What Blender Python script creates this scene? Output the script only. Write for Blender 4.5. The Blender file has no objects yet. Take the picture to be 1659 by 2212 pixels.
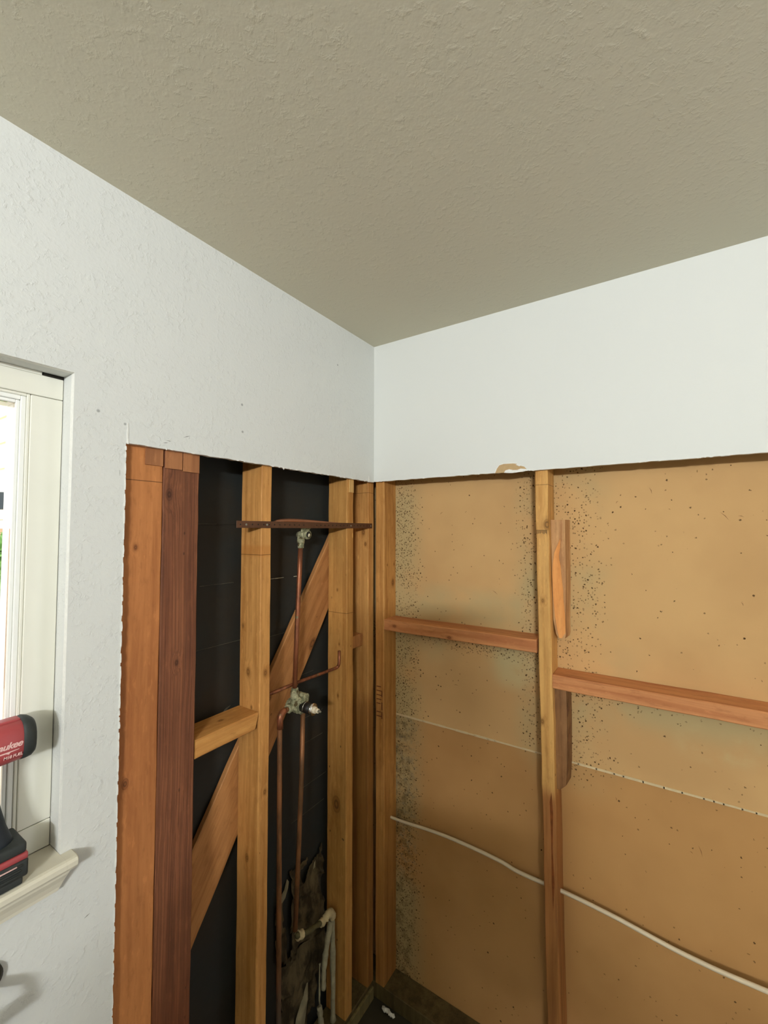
import bpy, bmesh, math, random
from mathutils import Vector, Matrix
random.seed(7)
R = math.radians
S = bpy.context.scene
COL = S.collection

# ------------------------------------------------------------------ camera
cam_data = bpy.data.cameras.new('camera')
cam = bpy.data.objects.new('camera', cam_data); COL.objects.link(cam)
cam.location = (0.936, -1.349, 1.735)
cam.rotation_euler = (R(90 + 2.335), 0, R(33.42))
cam_data.sensor_fit = 'HORIZONTAL'; cam_data.sensor_width = 36
cam_data.lens = 932.0 / 1659.0 * 36
cam_data.clip_start = 0.02
S.camera = cam

# ------------------------------------------------------------------ world, lights, exposure
S.view_settings.view_transform = 'Standard'; S.view_settings.look = 'None'
S.view_settings.gamma = 1; S.view_settings.use_curve_mapping = False
S.view_settings.exposure = 0.0
W = bpy.data.worlds.new('sky'); S.world = W; W.use_nodes = True
bg = W.node_tree.nodes['Background']
bg.inputs[0].default_value = (0.93, 0.97, 1.0, 1); bg.inputs[1].default_value = 3.0

def area(name, loc, target, sx, sy, power, col):
    l = bpy.data.lights.new(name, 'AREA'); l.shape = 'RECTANGLE'; l.size = sx; l.size_y = sy
    l.energy = power; l.color = col
    o = bpy.data.objects.new(name, l); COL.objects.link(o); o.location = loc
    o.rotation_euler = (Vector(target) - Vector(loc)).to_track_quat('-Z', 'Y').to_euler()
    return o
# bar light on the wall behind the camera
area('bar_light', (1.90, -3.30, 2.18), (0.35, 0.0, 5.0), 0.40, 0.12, 92, (0.96, 1.0, 1.04))

# ------------------------------------------------------------------ node helper
class NM:
    def __init__(s, name):
        s.m = bpy.data.materials.new(name); s.m.use_nodes = True
        s.t = s.m.node_tree; s.n = s.t.nodes; s.l = s.t.links
        s.b = s.n['Principled BSDF']
        s.oc = s.n.new('ShaderNodeTexCoord').outputs['Object']
    def put(s, sock, v):
        if isinstance(v, bpy.types.NodeSocket): s.l.new(v, sock)
        else:
            if isinstance(v, tuple) and len(v) == 3 and sock.type == 'RGBA': v = (*v, 1)
            sock.default_value = v
    def math(s, op, a, b=0.0, c=None):
        n = s.n.new('ShaderNodeMath'); n.operation = op
        s.put(n.inputs[0], a); s.put(n.inputs[1], b)
        if c is not None: s.put(n.inputs[2], c)
        return n.outputs[0]
    def vm(s, op, a, b=(0, 0, 0)):
        n = s.n.new('ShaderNodeVectorMath'); n.operation = op
        s.put(n.inputs[0], a); s.put(n.inputs[1], b)
        return n.outputs['Value'] if op in ('LENGTH', 'DISTANCE') else n.outputs[0]
    def noise(s, vec, scale=1.0, detail=4.0, rough=0.55, dist=0.0):
        n = s.n.new('ShaderNodeTexNoise'); s.put(n.inputs['Vector'], vec)
        n.inputs['Scale'].default_value = scale; n.inputs['Detail'].default_value = detail
        n.inputs['Roughness'].default_value = rough; n.inputs['Distortion'].default_value = dist
        return n.outputs['Fac']
    def vor(s, vec, scale):
        n = s.n.new('ShaderNodeTexVoronoi'); s.put(n.inputs['Vector'], vec)
        n.inputs['Scale'].default_value = scale
        return n.outputs['Distance'], n.outputs['Color']
    def mix(s, f, a, b):
        n = s.n.new('ShaderNodeMix'); n.data_type = 'RGBA'
        s.put(n.inputs[0], f); s.put(n.inputs[6], a); s.put(n.inputs[7], b)
        return n.outputs[2]
    def ss(s, x, e0, e1, o0=0.0, o1=1.0):
        n = s.n.new('ShaderNodeMapRange'); n.interpolation_type = 'SMOOTHSTEP'
        if e0 > e1: e0, e1, o0, o1 = e1, e0, o1, o0
        s.put(n.inputs[0], x); n.inputs[1].default_value = e0; n.inputs[2].default_value = e1
        n.inputs[3].default_value = o0; n.inputs[4].default_value = o1
        return n.outputs[0]
    def xyz(s, v=None):
        n = s.n.new('ShaderNodeSeparateXYZ'); s.put(n.inputs[0], v or s.oc)
        return n.outputs
    def bump(s, h, strength=0.3, dist=0.002):
        n = s.n.new('ShaderNodeBump'); s.put(n.inputs['Height'], h)
        n.inputs['Strength'].default_value = strength; n.inputs['Distance'].default_value = dist
        s.l.new(n.outputs[0], s.b.inputs['Normal'])
    def out(s, col, rough=0.7, metal=0.0, spec=0.4):
        s.put(s.b.inputs['Base Color'], col); s.put(s.b.inputs['Roughness'], rough)
        s.b.inputs['Metallic'].default_value = metal
        s.b.inputs['Specular IOR Level'].default_value = spec
        return s.m

def srgb(r, g, b):
    f = lambda c: (c / 255 / 12.92) if c / 255 <= 0.04045 else ((c / 255 + 0.055) / 1.055) ** 2.4
    return (f(r), f(g), f(b))

def plain(name, col, rough=0.6, metal=0.0, var=0.06, scale=30, bump=0.0, spec=0.4):
    m = NM(name); n = m.noise(m.oc, scale, 4)
    dark = tuple(c * (1 - var * 2) for c in col)
    if bump: m.bump(n, bump, 0.002)
    return m.out(m.mix(n, dark, tuple(min(1, c * (1 + var)) for c in col)), rough, metal, spec)

def paint(name, col, scale, strength, marks=True, thr=0.52):
    m = NM(name)
    n1 = m.noise(m.oc, scale, 5, 0.6, 0.3)
    n2 = m.noise(m.oc, scale * 0.22, 3)
    h = m.math('MULTIPLY', m.ss(n1, thr - 0.06, thr + 0.22), m.ss(n2, 0.30, 0.62))
    h = m.math('ADD', h, m.math('MULTIPLY', m.noise(m.oc, scale * 1.7, 2), 0.45))
    m.bump(h, strength, 0.0016)
    c = m.mix(m.noise(m.oc, 1.3, 2), tuple(x * 0.96 for x in col), tuple(x * 1.03 for x in col))
    if marks:      # sparse small scuffs and specks
        d, rc = m.vor(m.vm('MULTIPLY', m.oc, (1, 1, 1)), 14)
        r = m.xyz(rc)[0]
        k = m.math('MULTIPLY', m.ss(d, 0.06, 0.03), m.ss(r, 0.93, 0.95))
        c = m.mix(m.math('MULTIPLY', k, 0.6), c, tuple(x * 0.25 for x in col))
    return m.out(c, 0.75, 0, 0.25)

def wood(name, base, dark, seed=0.0, gs=60.0, groove=0.0, knots=(), kerfs=(), low_tone=None, bands=(), mottle=0.35, specks=0.3, rough=0.65):
    """grain runs along local z; knots (x, y, z, radius) in object space"""
    m = NM(name)
    P = m.vm('ADD', m.oc, (seed * 1.37, seed * 0.71, seed * 2.3))
    wob = m.noise(m.vm('MULTIPLY', P, (4, 4, 1.2)), 1.0, 2)
    off = m.n.new('ShaderNodeCombineXYZ'); m.put(off.inputs[0], m.math('MULTIPLY', wob, 0.03)); m.put(off.inputs[1], m.math('MULTIPLY', wob, 0.03))
    Pw = m.vm('ADD', P, off.outputs[0])
    kd = None
    for (kx, ky, kz, kr) in knots:      # grain bends round the knots
        d = m.vm('LENGTH', m.vm('MULTIPLY', m.vm('SUBTRACT', m.oc, (kx, ky, kz)), (1 / kr, 1 / kr, 0.62 / kr)))
        kd = d if kd is None else m.math('MINIMUM', kd, d)
    if kd is not None:
        bend = m.math('MULTIPLY', m.ss(kd, 3.5, 0.8), 0.006)
        o2 = m.n.new('ShaderNodeCombineXYZ'); m.put(o2.inputs[0], bend); m.put(o2.inputs[1], bend)
        Pw = m.vm('ADD', Pw, o2.outputs[0])
    g1 = m.noise(m.vm('MULTIPLY', Pw, (gs, gs, 1.5)), 1.0, 5, 0.6)
    g2 = m.noise(m.vm('MULTIPLY', Pw, (gs * 5, gs * 5, 7)), 1.0, 3, 0.6)
    lo = m.noise(m.vm('MULTIPLY', P, (9, 9, 2.5)), 1.0, 4, 0.6)
    f = m.math('ADD', m.math('MULTIPLY', m.ss(g1, 0.38, 0.68), 0.75), m.math('MULTIPLY', m.ss(g2, 0.45, 0.75), 0.25))
    c = m.mix(f, base, dark)
    c = m.mix(m.math('MULTIPLY', m.ss(lo, 0.45, 0.75), mottle), c, tuple(x * 0.55 for x in dark))
    c = m.mix(m.math('MULTIPLY', m.ss(lo, 0.42, 0.25), 0.35), c, tuple(min(1, x * 1.25) for x in base))
    me_ = m.noise(m.vm('MULTIPLY', P, (70, 70, 22)), 1.0, 4, 0.65)
    c = m.mix(m.math('MULTIPLY', m.ss(me_, 0.52, 0.72), 0.35), c, tuple(x * 0.72 for x in dark))
    c = m.mix(m.math('MULTIPLY', m.ss(me_, 0.45, 0.28), 0.35), c, tuple(min(1, x * 1.3) for x in base))
    h = g2
    if groove:
        gv = m.noise(m.vm('MULTIPLY', Pw, (230, 230, 0.5)), 1.0, 2, 0.5)
        gk = m.ss(gv, 0.42, 0.58)
        c = m.mix(m.math('MULTIPLY', gk, groove), c, tuple(x * 0.45 for x in dark))
        h = m.math('SUBTRACT', g2, m.math('MULTIPLY', gk, 3.0))
    if specks:      # tiny dark nail holes, short scratches
        d, rc = m.vor(m.vm('MULTIPLY', P, (1, 1, 0.55)), 42)
        k = m.math('MULTIPLY', m.ss(d, 0.13, 0.06), m.ss(m.xyz(rc)[1], 0.93, 0.95))
        c = m.mix(m.math('MULTIPLY', k, specks * 2), c, (0.02, 0.01, 0.005))
        d2, rc2 = m.vor(m.vm('MULTIPLY', P, (1, 1, 0.3)), 30)
        k2 = m.math('MULTIPLY', m.ss(d2, 0.12, 0.05), m.ss(m.xyz(rc2)[0], 0.94, 0.96))
        c = m.mix(m.math('MULTIPLY', k2, 0.5), c, tuple(min(1, x * 1.9) for x in base))
    X = m.xyz()
    if low_tone:       # (z_top, z_fade, colour, amount): lower length blended towards another colour
        zt, zf, sc, am = low_tone
        jag = m.math('ADD', X[2], m.math('MULTIPLY', m.math('SUBTRACT', m.noise(m.vm('MULTIPLY', P, (60, 60, 8)), 1.0, 4), 0.5), 0.08))
        c = m.mix(m.math('MULTIPLY', m.ss(jag, zt, zt - zf), am), c, m.mix(f, sc, tuple(x * 0.5 for x in sc)))
    for (z0, z1, bc, am) in bands:
        k = m.math('MULTIPLY', m.ss(X[2], z0 - 0.006, z0 + 0.006), m.ss(X[2], z1 + 0.006, z1 - 0.006))
        c = m.mix(m.math('MULTIPLY', k, am), c, bc)
    for (kz, kw) in kerfs:
        k = m.ss(m.math('ABSOLUTE', m.math('SUBTRACT', X[2], kz)), kw, kw * 0.5)
        c = m.mix(m.math('MULTIPLY', k, 0.75), c, tuple(x * 0.2 for x in dark))
    if kd is not None:
        ring = m.math('SINE', m.math('MULTIPLY', m.math('ADD', kd, m.math('MULTIPLY', g1, 0.6)), 11.0))
        halo = m.math('MULTIPLY', m.ss(kd, 1.9, 0.8), 0.3)
        c = m.mix(halo, c, tuple(x * 0.6 for x in dark))
        core = m.ss(kd, 1.0, 0.75)
        kc = m.mix(m.ss(ring, -0.5, 0.8), tuple(x * 0.75 for x in dark), tuple(x * 0.32 for x in dark))
        c = m.mix(m.math('MULTIPLY', core, 0.8), c, kc)
    m.bump(h, 0.25, 0.0008)
    return m.out(c, rough, 0, 0.3)

# ------------------------------------------------------------------ mesh helpers
def obj(name, bm, mat, parent=None, loc=(0, 0, 0), rot=(0, 0, 0), smooth=False):
    me = bpy.data.meshes.new(name); bm.normal_update(); bm.to_mesh(me); bm.free()
    for mm in (mat if isinstance(mat, (list, tuple)) else [mat]): me.materials.append(mm)
    if smooth:
        for p in me.polygons: p.use_smooth = True
    o = bpy.data.objects.new(name, me); COL.objects.link(o)
    o.location = loc; o.rotation_euler = rot
    if parent: o.parent = parent
    return o
def empty(name, loc=(0, 0, 0), rot=(0, 0, 0)):
    o = bpy.data.objects.new(name, None); COL.objects.link(o); o.location = loc; o.rotation_euler = rot
    o.empty_display_size = 0.05
    return o
def tag(o, label, cat, group=None):
    o['label'] = label; o['category'] = cat
    if group: o['group'] = group
    return o
def struct(o): o['kind'] = 'structure'; return o

def add_box(bm, x0, x1, y0, y1, z0, z1, bev=0.0, segs=1, mi=0):
    g = bmesh.ops.create_cube(bm, size=1.0)
    vs = g['verts']
    bmesh.ops.scale(bm, verts=vs, vec=(x1 - x0, y1 - y0, z1 - z0))
    bmesh.ops.translate(bm, verts=vs, vec=((x0 + x1) / 2, (y0 + y1) / 2, (z0 + z1) / 2))
    fs = {f for v in vs for f in v.link_faces}
    if bev:
        r = bmesh.ops.bevel(bm, geom=list({e for v in vs for e in v.link_edges}), offset=bev, segments=segs, affect='EDGES', profile=0.5)
        fs |= set(r['faces'])
    for f in fs:
        if f.is_valid: f.material_index = mi
    return vs
def box(x0, x1, y0, y1, z0, z1, bev=0.0, segs=1):
    bm = bmesh.new(); add_box(bm, x0, x1, y0, y1, z0, z1, bev, segs); return bm

def board_bm(wx, wy, L, ch=0.0025, wob=0.0007, seed=0, z0=0.0, step=0.06):
    """lumber: chamfered section swept along z, slightly uneven"""
    rnd = random.Random(seed)
    bm = bmesh.new(); hx, hy = wx / 2, wy / 2
    sec = [(-hx + ch, -hy), (hx - ch, -hy), (hx, -hy + ch), (hx, hy - ch), (hx - ch, hy), (-hx + ch, hy), (-hx, hy - ch), (-hx, -hy + ch)]
    n = max(2, int(L / step)); rings = []
    for i in range(n + 1):
        z = z0 + L * i / n
        a, b = rnd.uniform(-wob, wob), rnd.uniform(-wob, wob)
        rings.append([bm.verts.new((x + a + rnd.uniform(-wob, wob) * 0.5, y + b + rnd.uniform(-wob, wob) * 0.5, z)) for x, y in sec])
    for p, q in zip(rings, rings[1:]):
        for i in range(8):
            j = (i + 1) % 8; bm.faces.new((p[i], p[j], q[j], q[i]))
    bm.faces.new(list(reversed(rings[0]))); bm.faces.new(rings[-1])
    return bm

def add_tube(bm, pts, r, n=14, caps=True, mi=0):
    pts = [Vector(p) for p in pts]; rings = []
    t0 = (pts[1] - pts[0]).normalized()
    up = Vector((0, 0, 1)) if abs(t0.z) < 0.9 else Vector((1, 0, 0))
    nrm = t0.cross(up).normalized()
    for i, p in enumerate(pts):
        t = (pts[min(i + 1, len(pts) - 1)] - pts[max(i - 1, 0)]).normalized()
        nrm = (nrm - t * nrm.dot(t)).normalized(); b = t.cross(nrm)
        rr = r[i] if isinstance(r, (list, tuple)) else r
        rings.append([bm.verts.new(p + (nrm * math.cos(a) + b * math.sin(a)) * rr) for a in [2 * math.pi * k / n for k in range(n)]])
    for p, q in zip(rings, rings[1:]):
        for i in range(n):
            j = (i + 1) % n; f = bm.faces.new((p[i], p[j], q[j], q[i])); f.material_index = mi
    if caps:
        f = bm.faces.new(list(reversed(rings[0]))); f.material_index = mi
        f = bm.faces.new(rings[-1]); f.material_index = mi
def smooth_path(pts, k=6):
    P = [Vector(p) for p in pts]; out = []
    for i in range(len(P) - 1):
        p0, p1, p2, p3 = P[max(i - 1, 0)], P[i], P[i + 1], P[min(i + 2, len(P) - 1)]
        for j in range(k):
            t = j / k
            out.append(0.5 * ((2 * p1) + (p2 - p0) * t + (2 * p0 - 5 * p1 + 4 * p2 - p3) * t * t + (3 * p1 - p0 - 3 * p2 + p3) * t ** 3))
    out.append(P[-1]); return out
def fillet(pts, rad, k=6):
    """polyline with rounded corners"""
    P = [Vector(p) for p in pts]; out = [P[0]]
    for a, b, c in zip(P, P[1:], P[2:]):
        d1 = (a - b).normalized(); d2 = (c - b).normalized()
        s, e = b + d1 * rad, b + d2 * rad
        for j in range(k + 1):
            t = j / k; out.append(s * (1 - t) ** 2 + b * 2 * t * (1 - t) + e * t * t)
    out.append(P[-1]); return out
def extrude_poly(loops, tov, thick, mats=(0, 1)):
    """filled polygon with holes (2-D loops) placed by tov(u, v, w); w 0 is the room face, sides take material 1"""
    bm = bmesh.new(); edges = []
    for lp in loops:
        vs = [bm.verts.new(tov(u, v, 0)) for u, v in lp]
        for a, b in zip(vs, vs[1:] + vs[:1]): edges.append(bm.edges.new((a, b)))
    bmesh.ops.triangle_fill(bm, edges=edges, use_beauty=True, use_dissolve=False)
    front = list(bm.faces)
    n = Vector(tov(0, 0, 1)) - Vector(tov(0, 0, 0))
    ext = bmesh.ops.extrude_face_region(bm, geom=front)
    nv = [g for g in ext['geom'] if isinstance(g, bmesh.types.BMVert)]
    bmesh.ops.translate(bm, verts=nv, vec=n * thick)
    bmesh.ops.recalc_face_normals(bm, faces=bm.faces)
    bm.normal_update()
    nn = n.normalized()
    for f in bm.faces: f.material_index = mats[0] if abs(f.normal.dot(nn)) > 0.7 else mats[1]
    return bm
def jag(a, b, amp, step, rnd):
    """points from a to b (a included) with ragged offsets"""
    a, b = Vector(a), Vector(b); d = b - a; L = d.length; n = max(1, int(L / step)); pn = Vector((-d.y, d.x)).normalized()
    out = [tuple(a)]
    for i in range(1, n):
        p = a + d * (i / n) + pn * rnd.uniform(-amp, amp); out.append(tuple(p))
    return out

def child(name, bm, mat, parent, smooth=True):
    """meshes are built in world coordinates; keep the parent's offset out of them"""
    o = obj(name, bm, mat, None, smooth=smooth); o.parent = parent
    p = Vector((0, 0, 0)); q = parent
    while q is not None: p += q.location; q = q.parent
    o.location = -p
    return o

# ------------------------------------------------------------------ materials
M = {}
M['wall'] = paint('wall_paint', srgb(220, 221, 216), 85, 0.55)
M['wall2'] = paint('wall_paint_lit', srgb(226, 227, 221), 40, 0.10)  # same paint as the left wall; their difference in light is in the colours
M['ceil'] = paint('ceiling_paint', srgb(219, 213, 191), 70, 0.5, thr=0.54)
M['gyp'] = plain('gypsum_core', srgb(240, 239, 232), 0.9, var=0.08, scale=160, bump=0.5)
M['paper'] = plain('torn_brown_paper', srgb(196, 165, 120), 0.9, var=0.1, scale=90)
M['trim'] = plain('cream_gloss_paint', srgb(236, 234, 220), 0.4, var=0.02, scale=12)
M['sill'] = plain('dusty_sill_paint', srgb(222, 216, 196), 0.5, var=0.05, scale=22, bump=0.1)
M['vinyl'] = plain('white_vinyl', srgb(246, 246, 240), 0.35, var=0.01)
M['dark'] = plain('dark_gap', srgb(40, 36, 28), 0.9)
M['floor'] = plain('dark_subfloor', srgb(62, 56, 40), 0.85, var=0.3, scale=9, bump=0.3)
M['backwall'] = plain('room_paint', srgb(166, 165, 158), 0.8, var=0.02)

# ------------------------------------------------------------------ room shell
H = 2.44; YB = -3.5; XR = 2.6; FZ = 0.02
rnd = random.Random(3)
# window wall (left): room face at x = 0
hy, hz = -0.902, 1.915            # opening cut in the plasterboard
wy0, wy1, wz0, wz1 = -1.95, -0.998, 1.145, 2.033
wsill = 1.123
outer = [(YB, FZ), (hy, FZ)]
outer += jag((hy, FZ), (hy, hz), 0.0009, 0.007, rnd)[1:]
outer += jag((hy, hz), (0.0, 1.915), 0.0012, 0.014, rnd)
outer += [(0.0, 1.915), (0.0, H), (YB, H)]
win = [(wy0, wsill), (wy1, wsill), (wy1, wz1), (wy0, wz1)]
wl = struct(obj('wall_left', extrude_poly([outer, win], lambda u, v, w: (-w, u, v), 0.013), [M['wall'], M['gyp']]))
# plastered window returns
bm = bmesh.new()
add_box(bm, -0.075, -0.013, wy1, wy1 + 0.013, wz0, wz1 + 0.013)
add_box(bm, -0.075, -0.013, wy0, wy1, wz1, wz1 + 0.013)
add_box(bm, -0.075, -0.013, wy0 - 0.013, wy0, wz0, wz1 + 0.013)
obj('window_return', bm, M['wall'], wl)
# white torn fringe of gypsum round the cut, and the overcut slit
bm = bmesh.new()
def shard(bm, pts, tov, th=0.0012):
    f0 = [bm.verts.new(tov(u, v, 0)) for u, v in pts]; f1 = [bm.verts.new(tov(u, v, -th)) for u, v in pts]
    bm.faces.new(f1); bm.faces.new(list(reversed(f0))); n = len(pts)
    for i in range(n): bm.faces.new((f0[i], f0[(i + 1) % n], f1[(i + 1) % n], f1[i]))
tl = lambda u, v, w: (-w, u, v)
z = 0.3
while z < 1.9:
    h = rnd.uniform(0.004, 0.03); w = rnd.uniform(0.0004, 0.0018) * (1.5 if rnd.random() < 0.15 else 1)
    shard(bm, [(hy - 0.0016, z), (hy + w * 0.4, z), (hy + w * 0.7, z + h * 0.4), (hy + w * 0.2, z + h), (hy - 0.0012, z + h)], tl)
    z += h * rnd.uniform(1.0, 1.8)
lp = []
for i in range(9): lp.append((hy + 0.0012 + rnd.uniform(-0.0012, 0.0012), 1.913 + i * 0.0055))
for i in range(8, -1, -1): lp.append((hy + 0.0016 + rnd.uniform(0.0026, 0.0044) * (1 - i / 16), 1.913 + i * 0.0055))
shard(bm, lp, tl)
y = hy + 0.02
while y < -0.03:
    w = rnd.uniform(0.004, 0.022); h = rnd.uniform(0.0008, 0.003) * (2.2 if rnd.random() < 0.12 else 1)
    shard(bm, [(y, 1.9155), (y + w * 0.3, 1.9155 - h * 0.5), (y + w * 0.6, 1.9155 - h), (y + w, 1.9155), (y + w * 0.5, 1.9155 + h * 0.5)], tl)
    y += w * rnd.uniform(1.5, 5)
shard(bm, [(-0.042, 1.913), (-0.036, 1.921), (-0.034, 1.936), (-0.031, 1.924), (-0.024, 1.914)], tl)
obj('torn_edge', bm, M['gyp'], wl)

for (ya, za, yb, zb) in ((-0.824, 1.928, -0.812, 1.930), (-0.816, 1.935, -0.805, 1.934), (-0.777, 1.948, -0.758, 1.956), (-0.9135, 1.857, -0.913, 1.845), (-0.956, 1.003, -0.947, 1.006)):
    bm = bmesh.new(); shard(bm, [(ya, za), ((ya + yb) / 2, (za + zb) / 2 + 0.0008), (yb, zb), ((ya + yb) / 2 + 0.0004, (za + zb) / 2 - 0.0004)], tl, 0.0004)
    obj('scuff_mark', bm, plain('grey_scuff', srgb(120, 120, 112), 0.9), wl)

# right wall, room face at y = 0
cut = 1.917
outer = jag((0.0, cut), (0.475, cut), 0.0010, 0.016, rnd) + jag((0.475, cut), (0.60, cut - 0.001), 0.0022, 0.008, rnd) + jag((0.60, cut - 0.001), (XR, cut + 0.005), 0.0009, 0.02, rnd) + [(XR, cut + 0.005), (XR, H), (0.0, H)]
wr = struct(obj('wall_right', extrude_poly([outer], lambda u, v, w: (u, w, v), 0.013), [M['wall2'], M['gyp']]))
tr = lambda u, v, w: (u, w, v)
bm = bmesh.new()
shard(bm, [(0.474, 1.9155), (0.480, 1.930), (0.488, 1.940), (0.502, 1.9435), (0.533, 1.9425), (0.545, 1.940), (0.556, 1.933), (0.566, 1.930), (0.577, 1.9175), (0.55, 1.916)], tr, 0.0008)
obj('torn_paper', bm, M['paper'], wr)
bm = bmesh.new()
shard(bm, [(0.503, 1.9155), (0.508, 1.9225), (0.520, 1.925), (0.533, 1.9215), (0.545, 1.921), (0.556, 1.9245), (0.572, 1.922), (0.580, 1.917), (0.560, 1.9145), (0.53, 1.9125), (0.515, 1.9135)], tr, 0.002)
shard(bm, [(0.540, 1.938), (0.548, 1.9405), (0.558, 1.9345), (0.551, 1.932)], tr, 0.0016)
shard(bm, [(0.470, 1.9165), (0.478, 1.932), (0.488, 1.9425), (0.502, 1.9462), (0.534, 1.945), (0.545, 1.943), (0.545, 1.940), (0.533, 1.9425), (0.502, 1.9435), (0.488, 1.940), (0.480, 1.930), (0.474, 1.9155)], tr, 0.0012)
for i in range(26):
    x = rnd.uniform(0.01, 1.1); w = rnd.uniform(0.004, 0.014); h = rnd.uniform(0.0006, 0.002)
    shard(bm, [(x, cut), (x + w * 0.5, cut - h), (x + w, cut), (x + w * 0.5, cut + h * 0.5)], tr)
obj('torn_edge', bm, M['gyp'], wr)

struct(obj('ceiling', box(-0.15, XR + 0.1, YB - 0.1, 0.15, H, H + 0.05), M['ceil']))
struct(obj('floor', box(-0.15, XR + 0.1, YB - 0.1, 0.15, FZ - 0.05, FZ), M['floor']))
struct(obj('wall_back', box(-0.15, XR + 0.1, YB - 0.1, YB, FZ, H), M['backwall']))
struct(obj('wall_far_right', box(XR, XR + 0.1, YB, 0.15, FZ, H), M['backwall']))

# ------------------------------------------------------------------ tar paper behind the left studs
m = NM('black_tar_paper')
n = m.noise(m.oc, 3.0, 4); X = m.xyz()
c = m.mix(m.ss(n, 0.35, 0.65), srgb(46, 39, 29), srgb(38, 42, 40))
d, rc = m.vor(m.oc, 11)
k = m.math('MULTIPLY', m.ss(d, 0.05, 0.02), m.ss(m.xyz(rc)[0], 0.8, 0.82))
c = m.mix(m.math('MULTIPLY', k, 0.5), c, srgb(150, 145, 130))
m.bump(m.noise(m.vm('MULTIPLY', m.oc, (30, 12, 30)), 1.0, 4), 0.35, 0.004)
M['tar'] = m.out(c, 0.72, 0, 0.35)
M['tearw'] = plain('pale_tear', srgb(190, 182, 156), 0.8, var=0.2, scale=60)
M['taredge'] = plain('worn_tar_edge', srgb(96, 90, 76), 0.8, var=0.3, scale=60)
bm = bmesh.new()
# overlapping courses over the boards: each course steps out a little at its lower edge
zs = [0.03, 0.43, 0.60, 0.77, 0.86, 1.005, 1.09, 1.24, 1.412, 1.582, 1.75, 2.0, 2.43]
for a, b in zip(zs, zs[1:]):
    N = 24; rows = []
    for (zz, xo) in ((a, -0.1205), (b, -0.1235)):
        rows.append([bm.verts.new((xo + rnd.uniform(-0.0004, 0.0004), -0.93 + 1.0 * i / N, zz + rnd.uniform(-0.0008, 0.0008))) for i in range(N + 1)])
    low = [bm.verts.new((-0.1245, v.co.y, v.co.z)) for v in rows[0]]
    for i in range(N):
        bm.faces.new((rows[0][i], rows[0][i + 1], rows[1][i + 1], rows[1][i]))
        bm.faces.new((low[i], low[i + 1], rows[0][i + 1], rows[0][i]))
add_box(bm, -0.150, -0.1246, -0.93, 0.13, FZ, 2.43)
tar = tag(obj('tar_paper', bm, M['tar']), 'black tar paper lapped over boards behind the left wall studs and pipes', 'tar paper')
# pale scuffed edges on the laps
bm = bmesh.new()
for (ya, yb, zz) in ((-0.648, -0.54, 1.5825), (-0.41, -0.345, 1.579), (-0.30, -0.265, 1.578), (-0.66, -0.50, 1.4125), (-0.42, -0.34, 1.399), (-0.72, -0.60, 1.7505), (-0.26, -0.15, 1.0055), (-0.26, -0.15, 1.0905), (-0.27, -0.13, 0.8605), (-0.30, -0.20, 1.2405), (-0.3, -0.14, 0.7705)):
    yy = ya; bm = bmesh.new()
    while yy < yb:
        L = rnd.uniform(0.006, 0.03); t = rnd.uniform(0.0004, 0.0011) * (1.6 if zz > 1.57 and yy > -0.45 else 1)
        add_box(bm, -0.1205, -0.1196, yy, min(yy + L, yb), zz - t, zz + t * 0.4)
        yy += L * rnd.uniform(0.9, 1.0)
    obj('worn_edge', bm, M['tearw'] if 1.57 < zz < 1.58 else M['taredge'], tar)
bm = bmesh.new(); shard(bm, [(-0.575, 1.221), (-0.560, 1.232), (-0.545, 1.2345), (-0.556, 1.228), (-0.566, 1.2195)], lambda u, v, w: (-0.119 - w, u, v), 0.001)
obj('paper_tear', bm, M['taredge'], tar)
# torn flaps low down
M['flap'] = plain('torn_tar_flap', srgb(82, 72, 54), 0.85, var=0.25, scale=30, bump=0.4)
M['flapl'] = plain('torn_pale_felt', srgb(150, 138, 108), 0.9, var=0.25, scale=40, bump=0.4)
def flap(pts, bulge, mat, nm='torn_flap', x=-0.119):
    bm = bmesh.new(); cy = sum(p[0] for p in pts) / len(pts); cz = sum(p[1] for p in pts) / len(pts)
    ring = [bm.verts.new((x + rnd.uniform(0, bulge * 0.5), p[0], p[1])) for p in pts]
    mid = [bm.verts.new((x + bulge * rnd.uniform(0.5, 1.1), cy + (p[0] - cy) * 0.5, cz + (p[1] - cz) * 0.5)) for p in pts]
    c = bm.verts.new((x + bulge * 0.6, cy, cz)); n = len(pts)
    for i in range(n):
        j = (i + 1) % n
        bm.faces.new((ring[i], ring[j], mid[j], mid[i])); bm.faces.new((mid[i], mid[j], c))
    back = bmesh.ops.duplicate(bm, geom=list(bm.faces))
    bmesh.ops.translate(bm, verts=[g for g in back['geom'] if isinstance(g, bmesh.types.BMVert)], vec=(-0.0012, 0, 0))
    return obj(nm, bm, mat, tar, smooth=True)
from mathutils import noise as mn
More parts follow.
